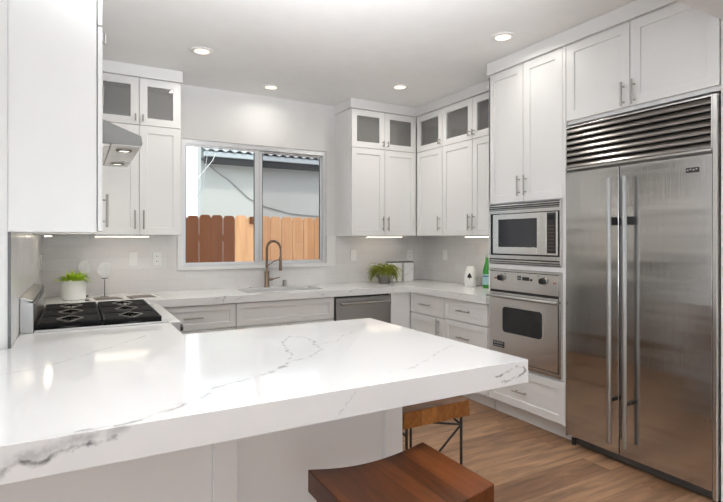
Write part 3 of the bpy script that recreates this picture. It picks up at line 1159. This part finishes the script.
# cabinet above fridge + side panels
u = thing('fridge_cabinet', 'white double-door cabinet directly above the refrigerator', 'cabinet', (2.873, 2.298, 0), -PI / 2)
W_ = 2.298 - 1.362
body(u, W_, .636, 2.150, ZU1)
m_ = 2.298 - 1.845
door(u, .0, m_, 2.172, ZU1, m_ - .037, 2.250, .145)
door(u, m_, W_, 2.172, ZU1, m_ + .030, 2.250, .145)

# --- dishwasher
dw = thing('dishwasher', 'stainless steel dishwasher built in right of the sink', 'dishwasher', (2.040, YD, 0))
W_ = .606
MB().box(0, W_, .022, .60, .10, .850).box(0.0, W_, .07, .60, 0, .10).build('body', M['dark'], dw)
dd = box(.012, W_ - .012, -.004, .022, .115, .836).build('door', M['dw'], dw, .002)
k = MB()
k.cyl((.045, -.048, .785), (W_ - .035, -.048, .785), .011, seg=16)
k.cyl((.075, -.048, .785), (.075, -.004, .785), .008, seg=10).cyl((W_ - .065, -.048, .785), (W_ - .065, -.004, .785), .008, seg=10)
k.build('handle', M['handle_lt'], dd, smooth=True)

# --- sink
sk = thing('sink', 'stainless steel undermount double sink set in the worktop under the window', 'sink', (0, 0, 0))
k = MB()
bzz = .690
tt = .004
xm = 1.70
for (p0, p1) in ((sx0 - .004, xm - .01), (xm + .01, sx1 + .004)):
    q0, q1 = sy0 - .004, sy1 + .004
    k.box(p0, p1, q0, q1, bzz, bzz + tt)
    k.box(p0, p0 + tt, q0, q1, bzz, .8535).box(p1 - tt, p1, q0, q1, bzz, .8535)
    k.box(p0 + tt, p1 - tt, q0, q0 + tt, bzz, .8535).box(p0 + tt, p1 - tt, q1 - tt, q1, bzz, .8535)
k.box(xm - .01, xm + .01, sy0, sy1, .835, .8535)
k.build('basin', M['handle'], sk)
for dxx in (1.48, 1.86):
    k = MB()
    k.cyl((dxx, 4.47, .694), (dxx, 4.47, .698), .042, seg=24)
    k.build('drain', M['handle'], sk, smooth=True)

# --- faucet
fc = thing('faucet', 'bronze spring pull-down kitchen faucet behind the sink', 'faucet', (1.590, 4.700, .9155))
k = MB()
k.lathe([(0, 0), (.027, 0), (.027, .006), (.024, .010), (.023, .15), (.015, .16), (.012, .165), (0, .165)], seg=24)
k.build('column', M['bronze'], fc, smooth=True)
pts = [(0, 0, .16), (0, 0, .22), (0, 0, .30)]
R_ = .066
for i in range(15):
    t_ = PI - i * PI * 1.02 / 14
    pts.append((R_ + R_ * math.cos(t_), -.02 * (1 - math.cos(i * PI / 28)), .375 + R_ * 1.05 * math.sin(t_)))
ex = pts[-1]
k = MB()
k.tube(pts, .0095, 12)
k.build('hose', M['bronze'], fc, smooth=True)
k = MB()
# spring coil round the arch
L_ = [Vector(p) for p in pts]
coil = []
acc = 0
for i in range(1, len(L_)):
    p0, p1 = L_[i - 1], L_[i]
    if p0.z < .21 and i < 3:
        continue
    n_ = max(2, int((p1 - p0).length / .0009))
    tdir = (p1 - p0).normalized()
    u_ = Vector((0, 1, 0))
    u_ = (u_ - tdir * u_.dot(tdir)).normalized()
    v_ = tdir.cross(u_)
    for q in range(n_):
        acc += (p1 - p0).length / n_
        th = acc / .007 * 2 * PI
        coil.append(p0.lerp(p1, q / n_) + (u_ * math.cos(th) + v_ * math.sin(th)) * .0120)
k.tube(coil, .0021, 5)
k.build('spring', M['bronze'], fc, smooth=True)
k = MB()
k.cyl((ex[0], ex[1], .37), (ex[0], ex[1], .29), .0075, seg=12)
k.cyl((ex[0], ex[1], .29), (ex[0], ex[1], .155), .013, .015, seg=18)
k.build('spray_head', M['bronze'], fc, smooth=True)
k = MB()
k.tube([(0, 0, .20), (.02, -.003, .215), (.07, -.012, .25), (.112, -.018, .262), (ex[0], ex[1], .262)], .0055, 8)
k.cyl((0, 0, .19), (0, 0, .215), .014, seg=16)
k.build('support_arm', M['bronze'], fc, smooth=True)
k = MB()
k.cyl((.015, 0, .075), (.055, -.01, .075), .013, seg=16)
k.cyl((.055, -.01, .075), (.125, -.03, .095), .008, .005, seg=12)
k.build('lever', M['bronze'], fc, smooth=True)
ag = MB()
ag.lathe([(0, 0), (.020, 0), (.020, .055), (.018, .062), (0, .064)], seg=24)
o = ag.build('air_gap_cap', M['handle'], smooth=True, loc=(1.775, 4.71, .9155))
tag(o, 'small round metal cap on the worktop right of the faucet', 'air gap')
for q, (lx, ly) in enumerate(((1.435, 4.715),)):
    k = MB()
    k.lathe([(0, 0), (.016, 0), (.016, .006), (.010, .010), (0, .010)], seg=20)
    o = k.build('hole_cover', M['handle_lt'], smooth=True, loc=(lx, ly, .9155))
    tag(o, 'low round steel hole cover on the worktop left of the faucet', 'cover')

# --- range
rg = thing('range', 'stainless steel gas range with six black burners against the left wall', 'stove', (0, 0, 0))
ry0, ry1 = 2.972, 3.886
k = MB()
k.box(-.20, .440, ry0, ry1, .10, .914)
k.build('body', M['steel_v'], rg, .002)
k = MB()
k.prism([(.441, .80), (.485, .80), (.502, .83), (.502, .918), (.441, .918)], 'Y', ry0, ry1)
k.build('control_rail', M['satin'], rg, .003)
k = MB()
k.box(.441, .470, ry0 + .01, ry1 - .01, .22, .785)
k.build('oven_door', M['steel'], rg, .003)
k = MB()
k.cyl((.520, ry0 + .08, .745), (.520, ry1 - .08, .745), .014, seg=18)
k.cyl((.520, ry0 + .12, .745), (.470, ry0 + .12, .745), .01, seg=12).cyl((.520, ry1 - .12, .745), (.470, ry1 - .12, .745), .01, seg=12)
k.build('door_handle', M['handle_lt'], rg, smooth=True)
for i in range(6):
    yy = ry0 + .12 + i * .135
    k = MB()
    k.cyl((.502, yy, .862), (.535, yy, .862), .023, .019, seg=20)
    k.build('knob', M['dark'], rg, smooth=True)
for yy in (ry0 + .06, ry1 - .06):
    for xx in (-.14, .38):
        k = MB()
        k.cyl((xx, yy, 0), (xx, yy, .10), .02, seg=14)
        k.build('foot', M['steel_v'], rg, smooth=True)
k = MB()
k.box(-.249, -.192, ry0, ry1, .914, 1.075)
k.prism([(-.249, 1.076), (-.192, 1.060), (-.192, 1.075), (-.24, 1.092), (-.249, 1.092)], 'Y', ry0, ry1)
k.build('backguard', M['bguard'], rg, .002)
k = MB()
k.box(-.1935, -.190, ry0 + .03, ry1 - .03, 1.038, 1.056)
k.build('vent_slot', M['dark'], rg)
box(-.249, -.201, ry0, ry1, .10, .913).build('rear_panel', M['steel_v'], rg)
k = MB()
k.box(-.19, .411, ry0 + .01, ry1 - .01, .9145, .919)
k.build('cooktop', M['iron'], rg, .001)
k = MB()
for yy in (ry0, ry1 - .009):
    k.box(-.19, .44, yy, yy + .009, .9145, .926)
k.box(.412, .44, ry0 + .009, ry1 - .009, .9145, .920)
k.build('cooktop_rim', M['satin'], rg, .001)


def grate(cx, cy, w, d):
    k = MB()
    hx_, hy_ = w / 2 - .003, d / 2 - .001
    z0_, z1_ = .934, .954
    bw = .011
    k.box(cx - hx_, cx - hx_ + bw, cy - hy_, cy + hy_, z0_, z1_).box(cx + hx_ - bw, cx + hx_, cy - hy_, cy + hy_, z0_, z1_)
    k.box(cx - hx_ + bw, cx + hx_ - bw, cy - hy_, cy - hy_ + bw, z0_, z1_).box(cx - hx_ + bw, cx + hx_ - bw, cy + hy_ - bw, cy + hy_, z0_, z1_)
    # fingers towards the burner, their tips on a diamond
    nfx = 8
    for i in range(-4, 5):
        u_ = i / 4.6
        tip = .060 * (1 - abs(u_)) + .012
        if abs(i) <= 3:
            yy = cy + u_ * hy_
            for s in (-1, 1):
                xa = cx + s * hx_ * .98
                xb = cx + s * (.050 * (1 - abs(u_) * .9) + .008)
                k.box(min(xa, xb), max(xa, xb), yy - .0105, yy + .0105, z0_ + .004, z1_ - .001 * (i % 2))
    for s in (-1, 1):
        k.box(cx - .0055, cx + .0055, min(cy + s * .05, cy + s * hy_), max(cy + s * .05, cy + s * hy_), z0_ + .002, z1_)
    for sx_ in (-1, 1):
        for sy_ in (-1, 1):
            k.box(cx + sx_ * (hx_ - .006) - .006, cx + sx_ * (hx_ - .006) + .006, cy + sy_ * (hy_ - .006) - .006, cy + sy_ * (hy_ - .006) + .006, .919, z0_ + .002)
    return k.build('grate', M['iron'], rg, .002)


for ix in range(2):
    for iy in range(3):
        cx_ = -.185 + .148 + ix * .297
        cy_ = ry0 + .01 + .149 + iy * .298
        grate(cx_, cy_, .295, .296)
        k = MB()
        dm = [(cx_ - .062, cy_), (cx_, cy_ - .118), (cx_ + .062, cy_), (cx_, cy_ + .118)]
        for q in range(4):
            p0, p1 = dm[q], dm[(q + 1) % 4]
            k.cyl((*p0, .9535), (*p1, .9535), .0032, seg=8)
        k.build('grate_highlight', M['handle'], rg, smooth=True)  # lighter metal rods draw the highlight round the grate opening
        k = MB()
        k.lathe([(0, .919), (.058, .919), (.056, .930), (.040, .931), (.038, .939), (0, .941)], cx_, cy_, 28)
        k.build('burner', M['iron'], rg, smooth=True)
        k = MB()
        k.lathe([(.060, .9192), (.072, .9192), (.072, .922), (.060, .922), (.060, .9192)], cx_, cy_, 28)
        k.build('burner_ring', M['handle_lt'], rg, smooth=True)

# --- hood
hd = thing('range_hood', 'stainless steel wedge-shaped range hood above the stove', 'range hood', (0, 0, 0))
hy0, hy1 = 2.974, 3.886
k = MB()
prof = [(-.249, 1.885), (.302, 1.885), (.306, 1.897), (.300, 1.938), (.100, 2.013), (-.06, 2.075), (-.06, 2.143), (-.249, 2.143)]
k.prism(prof, 'Y', hy0, hy1)
k.build('shell', M['hood'], hd, .002)
k = MB()
k.box(.300 - .145, .300, hy0 + .006, hy1 - .006, 1.8795, 1.886)
k.build('lamp_panel', M['steel'], hd, .001)
k = MB()
k.box(-.235, .145, hy0 + .01, hy0 + .30, 1.872, 1.886).box(-.235, .145, hy0 + .31, hy0 + .60, 1.872, 1.886).box(-.235, .145, hy0 + .61, hy1 - .01, 1.872, 1.886)
for i in range(3):
    for j in range(11):
        xx = -.225 + j * .033
        k.box(xx, xx + .015, hy0 + .02 + i * .30, hy0 + .285 + i * .30, 1.867, 1.873)
k.build('baffle_filter', M['steel_v'], hd)
for yy in (hy0 + .17, hy1 - .17):
    k = MB()
    k.lathe([(.030, 1.8796), (.042, 1.8796), (.044, 1.872), (.034, 1.871), (.030, 1.8796)], .228, yy, 28)
    k.build('lamp_bezel', M['handle'], hd, smooth=True)
    k = MB()
    k.lathe([(0, 1.8755), (.031, 1.8765)], .228, yy, 24)
    k.build('hood_lamp', M['hoodlamp'], hd)
    d = bpy.data.lights.new('hood_light', 'AREA')
    d.shape = 'DISK'
    d.size = .06
    d.energy = 1.5
    d.color = (1, .93, .82)
    o = bpy.data.objects.new('hood_light', d)
    o.location = (.228, yy, 1.869)
    COL.objects.link(o)

# ------------------------------------------------------------------ ceiling and under-cabinet lamps
cans = [((.805, 3.861), 'recessed ceiling light nearest the left cabinets'),
        ((1.552, 4.47), 'recessed ceiling light above the window wall, in front of the sink'),
        ((2.586, 3.882), 'recessed ceiling light in front of the back right cabinets'),
        ((2.568, 2.572), 'recessed ceiling light nearest the oven tower and refrigerator')]
cl = thing('ceiling_light', cans[0][1], 'ceiling light', (*cans[0][0], ZC), 0, 'recessed ceiling lights')
k = MB()
k.lathe([(.052, 0), (.085, 0), (.085, -.004), (.078, -.007), (.056, -.007), (.052, -.003), (.052, 0)], seg=36)
k.build('trim_ring', M['trim'], cl, smooth=True)
k = MB()
k.lathe([(0, -.003), (.0525, -.002)], seg=32)
k.build('lamp', M['can'], cl)
for i, (p, lab) in enumerate(cans):
    if i:
        c = copy_tree(cl)
        c.location = (*p, ZC)
        c['label'] = lab


def can_or_fill_light(x, y, e):
    d = bpy.data.lights.new('can_or_fill_light', 'AREA')
    d.shape = 'DISK'
    d.size = .11
    d.energy = e
    d.color = (1.0, .95, .89)
    d.spread = math.radians(165)
    o = bpy.data.objects.new('can_or_fill_light', d)
    o.location = (x, y, ZC - .012)
    COL.objects.link(o)


for (p, _), e_ in zip(cans, (5.0, 1.6, 5.2, 1.9)):
    can_or_fill_light(*p, e_)
for p in ((.9, 2.3), (1.7, .3), (.2, .2), (-1.6, .6), (1.7, -1.6), (-.6, -1.8)):  # unseen lamps without fixtures, added to brighten the rooms
    can_or_fill_light(*p, 1.0)


def led(x0, x1, y0, y1, zt, label, e):
    t_ = thing('under_cabinet_light', label, 'light strip', (0, 0, 0), 0, 'under-cabinet light strips')
    box(x0, x1, y0, y1, zt - .012, zt - .0006).build('housing', M['plastic'], t_)
    box(x0 + .006, x1 - .006, y0 + .006, y1 - .006, zt - .0145, zt - .012).build('diffuser', M['led'], t_)


led(.115, .52, 4.52, 4.56, ZU0, 'lit warm strip under the cabinet left of the window', 1.0)
led(2.63, 3.07, 4.56, 4.60, ZU0, 'lit warm strip under the cabinet right of the window', 1.0)
led(3.28, 3.32, 3.10, 3.80, ZU0, 'lit warm strip under the right wall cabinets beside the oven tower', 1.2)
led(-.20, -.16, 3.95, 4.30, ZU0, 'lit warm strip under the corner cabinet beyond the stove', .6)

# ------------------------------------------------------------------ outlets and switches


def plate(x, zc, label, cat, y=YB - t, kind='outlet', rz=0.0, pos=None, nm='wall_outlet'):
    p = thing(nm, label, cat, pos or (x, y, zc), rz, 'white wall plates on the backsplash')
    box(-.036, .036, -.006, 0, -.058, .058).build('cover_plate', M['plastic'], p, .002)
    if kind == 'switch':
        box(-.017, .017, -.009, -.005, -.034, .034).build('rocker', M['ceramic'], p, .001)
    else:
        for s in (-1, 1):
            f_ = box(-.016, .016, -.008, -.005, s * .022 - .014, s * .022 + .014).build('socket', M['ceramic'], p, .002)
            k_ = MB()
            k_.box(-.008, -.005, -.0084, -.0078, s * .022 - .005, s * .022 + .007).box(.005, .008, -.0084, -.0078, s * .022 - .005, s * .022 + .007)
            k_.build('slots', M['dark'], f_)
    return p


plate(.415, 1.207, 'white wall plate on the back tiles, left one of the pair by the window', 'outlet', kind='switch', nm='light_switch')
plate(.609, 1.205, 'white wall outlet on the back tiles, nearest to the window frame', 'outlet')
plate(2.579, 1.204, 'white wall plate just right of the window above the dishwasher', 'switch', kind='switch', nm='light_switch')
plate(3.308, 1.198, 'white wall outlet with dark slots near the back right corner', 'outlet')
plate(0, 0, 'white rocker plate on the right wall tiles above the drawers', 'switch', kind='switch', rz=-PI / 2, pos=(XR - t, 4.364, 1.205), nm='light_switch')
plate(0, 0, 'white wall plate on the left wall tiles behind the stove', 'outlet', kind='outlet', rz=PI / 2, pos=(XL + t, 4.60, 1.20))

# ------------------------------------------------------------------ things on the worktop
ZT = .9155


def leaf(mb, p, d, n, length, width, droop=0.0, segs=4, curl=0.0):
    """one tapering blade from p along direction d, bending down by droop"""
    d = Vector(d).normalized()
    side = d.cross(Vector(n))
    if side.length < 1e-4:
        side = Vector((1, 0, 0))
    side.normalize()
    prev = None
    pos = Vector(p)
    for i in range(segs + 1):
        t_ = i / segs
        w_ = width * (math.sin(min(1, t_ * 1.15 + .12) * PI * .93) ** .8 if t_ < 1 else .02)
        v0, v1 = mb.bm.verts.new(pos - side * w_ / 2), mb.bm.verts.new(pos + side * w_ / 2)
        if prev:
            mb.bm.faces.new((prev[0], prev[1], v1, v0))
        prev = (v0, v1)
        d = (d + Vector((0, 0, -droop / segs))).normalized()
        pos = pos + d * length / segs


pl = thing('potted_succulent', 'bright green leafy plant in a round white pot beside the stove', 'plant', (-.028, 4.46, ZT))
k = MB()
k.lathe([(0, 0), (.076, 0), (.082, .006), (.087, .150), (.087, .155), (.080, .155), (.078, .135), (0, .135)], seg=40)
k.build('pot', M['ceramic'], pl, smooth=True)
k = MB()
k.lathe([(0, .139), (.076, .1365)], seg=24)
k.build('soil', M['soil'], pl)
k = MB()
rnd = random.Random(3)
for r0, n_ in ((.0, 12), (.025, 26), (.05, 44), (.07, 54)):
    for i in range(n_):
        a_ = rnd.uniform(0, 2 * PI)
        el = math.radians(rnd.uniform(60, 85) - r0 * 700 + rnd.uniform(-12, 12))
        d_ = (math.cos(a_) * math.cos(el), math.sin(a_) * math.cos(el), max(math.sin(el), .12))
        leaf(k, (r0 * math.cos(a_), r0 * math.sin(a_), .142), d_, (0, 0, 1) if el < 1.2 else (math.cos(a_ + 1.57), math.sin(a_ + 1.57), 0), rnd.uniform(.055, .095), .032, .3)
k.build('leaves', M['leaf'], pl)

fn = thing('potted_fern', 'trailing green fern in a grey pot beside the white canisters', 'plant', (2.80, 4.50, ZT))
k = MB()
k.lathe([(0, 0), (.056, 0), (.060, .004), (.074, .095), (.074, .104), (.066, .104), (.064, .090), (0, .090)], seg=32)
k.build('pot', M['pot'], fn, smooth=True)
k = MB()
rnd = random.Random(11)
for i in range(170):
    a_ = rnd.uniform(0, 2 * PI)
    d = Vector((math.cos(a_) * rnd.uniform(.2, .8), math.sin(a_) * rnd.uniform(.3, .8), rnd.uniform(.7, 3.2))).normalized()
    pos = Vector((.03 * math.cos(a_), .03 * math.sin(a_), .098))
    ln = rnd.uniform(.13, .25)
    ns = 12
    for q in range(ns):
        d = (d + Vector((0, 0, -rnd.uniform(.17, .42)))).normalized()
        np_ = pos + d * ln / ns
        if np_.z < .006:
            np_.z = .006
        side = d.cross(Vector((0, 0, 1)))
        side = side.normalized() if side.length > .01 else Vector((1, 0, 0))
        for s in (-1, 1):
            leaf(k, pos, side * s + d * .35 + Vector((0, 0, rnd.uniform(-.2, .3))), d, .022 * (1 - q / ns * .4), .014, .2, 2)
        pos = np_
for v in k.bm.verts:
    v.co.z = max(v.co.z, .003)
k.build('fronds', M['fern'], fn)

for i, (cx_, cy_, lab) in enumerate(((3.03, 4.665, 'white marbled square canister with dark lid rim half hidden by the fern'), (3.185, 4.66, 'white marbled square canister with dark lid rim nearest the corner'))):
    cn = thing('canister', lab, 'canister', (cx_, cy_, ZT), 0, 'pair of white canisters')
    box(-.062, .062, -.06, .06, 0, .206).build('body', M['ceramic'] if i == 0 else quartz('canister_marble', [([(-.07, -.06, .05), (0, -.06, .11), (.07, -.06, .15)], .004, .5)]), cn, .006, seg=3)
    box(-.063, .063, -.061, .061, .2065, .215).build('lid', M['dark'], cn, .002)

vz = thing('vase', 'white rounded vase with a small black tree motif beside the green bottle', 'vase', (3.36, 3.80, ZT))
k = MB()
k.lathe([(0, 0), (.050, 0), (.058, .012), (.063, .05), (.061, .11), (.048, .165), (.038, .192), (.035, .196), (.032, .190), (.040, .165), (0, .02)], seg=36)
k.build('body', M['ceramic'], vz, smooth=True)
# motif wrapped on the vase towards the camera
k = MB()
ang = math.atan2(-3.80, -3.36) - .15


def rad(zz):
    pr = [(.050, 0), (.058, .012), (.063, .05), (.061, .11), (.048, .165), (.038, .192)]
    for (r0, z0_), (r1, z1_) in zip(pr[:-1], pr[1:]):
        if z0_ <= zz <= z1_:
            return r0 + (r1 - r0) * (zz - z0_) / (z1_ - z0_)
    return .05


rows = [(.088, .022), (.096, .023), (.106, .017), (.116, .014), (.126, .008), (.134, .002)]
prev = None
for zz, hw in rows:
    R_ = rad(zz) + .0012
    cur = [k.bm.verts.new((R_ * math.cos(ang + s * hw / R_), R_ * math.sin(ang + s * hw / R_), zz)) for s in (-1, -.5, 0, .5, 1)]
    if prev:
        for q in range(4):
            k.bm.faces.new((prev[q], prev[q + 1], cur[q + 1], cur[q]))
    prev = cur
for zz0, zz1, hw in ((.076, .088, .003), (.030, .050, .0)):
    if hw:
        A = [k.bm.verts.new(((rad(zz) + .0012) * math.cos(ang + s * hw / .06), (rad(zz) + .0012) * math.sin(ang + s * hw / .06), zz)) for zz, s in ((zz0, -1), (zz0, 1), (zz1, 1), (zz1, -1))]
        k.bm.faces.new(A)
k.build('tree_motif', M['dark'], vz)

gl = MB()
gl.lathe([(0, 0), (.030, 0), (.033, .10), (.031, .10), (.028, .006), (0, .006)], seg=28)
o = gl.build('drinking_glass', M['clear'], smooth=True, loc=(3.385, 3.705, ZT))
tag(o, 'small clear glass between white vase and green bottle', 'glass')

bt = thing('water_bottle', 'green glass water bottle with blue label beside the oven tower', 'bottle', (3.385, 3.595, ZT))
k = MB()
k.lathe([(0, 0), (.034, 0), (.038, .005), (.038, .135), (.034, .165), (.022, .205), (.015, .235), (.0135, .270), (.015, .272), (.015, .278), (0, .278)], seg=32)
k.build('glass_body', M['bottle'], bt, smooth=True)
k = MB()
k.lathe([(.0386, .030), (.0386, .120)], seg=32)
k.build('label', M['label'], bt, smooth=True)
k = MB()
k.lathe([(.0388, .098), (.0388, .108)], seg=32)
k.build('label_band', simple('label_blue', (.06, .12, .25), .5), bt, smooth=True)
k = MB()
k.lathe([(.0158, .262), (.0162, .283), (0, .284)], seg=20)
k.build('cap', M['capw'], bt, smooth=True)
bt.scale = (1.08, 1.08, 1.10)


def agate(x, y, label, r, zc, seed, stand=True):
    a_ = thing('agate_ornament', label, 'ornament', (x, y, ZT), 0)
    k = MB()
    rnd_ = random.Random(seed)
    n_ = 26
    rad_ = [r * (1 + rnd_.uniform(-.08, .08)) for _ in range(n_)]
    poly = [(rad_[i] * .82 * math.cos(i * 2 * PI / n_), zc + rad_[i] * 1.12 * math.sin(i * 2 * PI / n_)) for i in range(n_)]
    k.prism(poly, 'Y', -.006, .006)
    k.build('agate_slice', M['agate'], a_, .002)
    k = MB()
    k.cyl((0, 0, .008), (0, 0, zc - r * 1.02), .003, seg=10)
    k.box(-.022, .022, -.010, .010, zc - r * 1.08, zc - r * .98)
    k.lathe([(0, 0), (.030, 0), (.030, .008), (0, .009)], seg=20)
    k.build('stand', M['blackmetal'], a_)
    return a_


agate(.185, 4.50, 'white agate slice on a thin black stand right of the succulent', .060, .215, 5)
agate(.045, 4.64, 'white agate slice half hidden behind the succulent', .060, .228, 9)

mg = thing('magazine', 'open magazine lying on the worktop behind the stove', 'magazine', (.32, 4.13, ZT), .10)
k = MB()
n_ = 10
up, lo = [], []
for i in range(-n_, n_ + 1):
    u_ = i / n_
    up.append((u_ * .23, .006 + .030 * (abs(u_) ** .45) * (1 - abs(u_) * .55)))
    lo.append((u_ * .23, .0005))
k.prism(up + lo[::-1], 'Y', -.02, .22)
k.build('pages', M['paper_w'], mg)
k = MB()
for s0, s1 in ((-n_ + 1, -1), (1, n_ - 1)):
    pr = None
    for i in range(s0, s1 + 1):
        u_ = i / n_
        zz = .0069 + .030 * (abs(u_) ** .45) * (1 - abs(u_) * .55)
        c = [k.bm.verts.new((u_ * .23, -.012, zz)), k.bm.verts.new((u_ * .23, .205, zz))]
        if pr:
            k.bm.faces.new((pr[0], c[0], c[1], pr[1]))
        pr = c
k.build('printed_picture', M['paper'], mg)
pn = MB()
pn.cyl((0, 0, .006), (.075, .012, .006), .0055, seg=10)
o = pn.build('pen', M['dark'], smooth=True, loc=(.045, 4.30, ZT))
tag(o, 'black pen lying between white plant pot and magazine', 'pen')

# ------------------------------------------------------------------ stools


def stool(name, label, loc, rz, mat):
    """saddle seat: long side 0.45 on local X, short side 0.36 on local Y, curved along X"""
    st = thing(name, label, 'stool', loc, rz, 'wooden saddle stools at the peninsula')
    k = MB()
    n_ = 24
    up, lo = [], []
    for i in range(n_ + 1):
        u_ = -1 + 2 * i / n_
        up.append((u_ * .225, .650 - .026 * (1 - u_ * u_) ** 1.1))
    # underside: solid blocks at both ends, thinner arched middle
    lo = [(.225, .578), (.188, .578)]
    for i in range(n_ + 1):
        u_ = 1 - 2 * i / n_
        lo.append((u_ * .172, .578 + .012 * 1 + .010 * (1 - u_ * u_)))
    lo += [(-.188, .578), (-.225, .578)]
    k.prism(up + lo, 'Y', -.18, .18)
    k.build('seat', mat, st, .004)
    top = .582
    corners = {}
    for sx_ in (-1, 1):
        for sy_ in (-1, 1):
            k = MB()
            k.cyl((sx_ * .200, sy_ * .150, 0), (sx_ * .200, sy_ * .150, top), .0065, seg=12)
            k.build('leg', M['blackmetal'], st, smooth=True)
    for sx_ in (-1, 1):
        k = MB()
        x_ = sx_ * .200
        k.cyl((x_, -.150, .585 - .05), (x_, .05, .585 - .004), .005, seg=10)
        k.cyl((x_, -.150, .535), (x_, .150, .30), .005, seg=10)
        k.cyl((x_, .150, .30), (x_, -.150, .10), .005, seg=10)
        k.build('side_brace', M['blackmetal'], st, smooth=True)
    for sy_ in (-1, 1):
        k = MB()
        k.cyl((-.200, sy_ * .150, .17), (.200, sy_ * .150, .17), .006, seg=10)
        k.build('foot_rail', M['blackmetal'], st, smooth=True)
        k = MB()
        k.cyl((-.200, sy_ * .150, .535), (.0, sy_ * .150, .578), .005, seg=10)
        k.cyl((.200, sy_ * .150, .535), (.0, sy_ * .150, .578), .005, seg=10)
        k.build('side_brace', M['blackmetal'], st, smooth=True)
    return st


stool('stool', 'dark reddish wooden saddle stool in front of the peninsula, nearest the camera', (.860, 1.300, 0), 0, M['stoolwood'])
stool('stool', 'wooden stool with light painted into its golden tone, tucked under the right end of the peninsula', (1.373, 1.985, 0), PI / 2, M['stoolwood_lit'])

# ------------------------------------------------------------------ outside
struct(box(-4, 9, YB + .15, 14, -.25, -.15).build('ground', M['concrete']))


def fence(label, x0, x1, y, mat, pitch, top, gap, seed):
    fn_ = thing('fence', label, 'fence', (0, 0, 0))
    rnd_ = random.Random(seed)
    n_ = int(round((x1 - x0) / pitch))
    for i in range(n_):
        a_ = x0 + i * pitch + gap / 2
        b__ = x0 + (i + 1) * pitch - gap / 2
        tz = top + rnd_.uniform(-.008, .012)
        c = .035
        lean = rnd_.uniform(-.003, .003)
        k = MB()
        k.prism([(a_, -.15), (b__, -.15), (b__ + lean, tz - c * 1.3), (b__ - c * .45 + lean, tz - c * .35), (b__ - c + lean, tz), (a_ + c + lean, tz), (a_ + c * .45 + lean, tz - c * .35), (a_ + lean, tz - c * 1.3)], 'Y', y, y + .018)
        k.build('picket', mat, fn_, .002)
    for zz in (.3, 1.35):
        box(x0, x1, y + .018, y + .055, zz, zz + .09).build('rail', mat, fn_)
    return fn_


fence('reddish brown picket fence panel outside the left part of the window', .62, 1.90, 6.98, M['brown'], .160, 1.70, .004, 1)
fence('pale cedar picket fence outside the right part of the window', 1.905, 4.15, 7.0, M['cedar'], .172, 1.70, .005, 2)
o = box(2.115, 2.20, 6.96, 6.995, 1.595, 1.695).build('fence_bracket', M['brown'], None, .003)
tag(o, 'small dark brown block fixed high on the cedar fence', 'bracket')

nh = thing('neighbour_house', 'pale grey stucco house wall with dark eave behind the fence', 'house', (0, 0, 0))
box(1.86, 7.0, 9.0, 9.3, -.15, 3.0).build('wall', M['stucco'], nh)
k = MB()
k.box(1.86, 7.0, 8.72, 8.80, 2.668, 2.775)
k.build('eave_board', M['eave'], nh)
k = MB()
k.box(1.86, 7.0, 8.80, 9.0, 2.745, 2.775)
k.build('soffit', M['eave'], nh)
k = MB()
n_ = 400
pr = None
for i in range(n_ + 1):
    xx = 1.86 + i * 5.14 / n_
    zz = .018 * math.sin(xx * 2 * PI / .16)
    c = [k.bm.verts.new((xx, 8.66, 2.905 + zz)), k.bm.verts.new((xx, 9.3, 3.06 + zz)), k.bm.verts.new((xx, 8.66, 2.885 + zz)), k.bm.verts.new((xx, 9.3, 3.045 + zz))]
    if pr:
        k.bm.faces.new((pr[0], c[0], c[1], pr[1]))
        k.bm.faces.new((pr[2], pr[3], c[3], c[2]))
        k.bm.faces.new((pr[0], pr[2], c[2], c[0]))
    pr = c
k.build('roof_sheet', M['metalroof'], nh)
k = MB()
k.box(1.86, 7.0, 8.69, 8.80, 2.776, 2.868)
k.build('gutter', M['metalroof'], nh, .015)
k = MB()
k.tube([(1.9, 8.985, 2.75), (2.1, 8.985, 2.58), (2.35, 8.985, 2.42), (2.7, 8.985, 2.12), (3.0, 8.985, 1.98), (3.5, 8.985, 1.86), (4.4, 8.985, 1.80)], .010, 8)
k.build('wall_cable', M['cable'], nh, smooth=True)

wb_ = thing('white_wall', 'bright white wall corner outside at the left side of the window', 'wall', (0, 0, 0))
MB().box(1.45, 1.80, 10.2, 10.5, -.15, 4.2).build('wall', M['stucco_lt'], wb_)
dp = MB()
dp.box(1.09, 1.16, 7.6, 7.68, -.15, 3.2)
o = dp.build('downpipe', M['metalroof'])
tag(o, 'grey vertical post outside along the left edge of the window', 'post')
k = MB()
k.tube([(1.9, 8.6, 2.9), (1.72, 8.0, 2.5), (1.60, 7.6, 2.15), (1.30, 7.1, 1.76), (1.26, 6.99, 1.70)], .005, 6)
o = k.build('overhead_cable', M['cable'])
tag(o, 'thin pale cable sagging outside the left window pane, lower one', 'cable')
k = MB()
k.tube([(2.04, 8.683, 2.84), (1.93, 8.45, 2.67), (1.62, 8.1, 2.32), (1.40, 7.75, 2.04), (1.17, 7.60, 1.87), (1.167, 7.597, 1.868)], .0045, 6)
o = k.build('overhead_cable', M['plastic'])
tag(o, 'thin white cable crossing in front of the dark eave outside', 'cable')
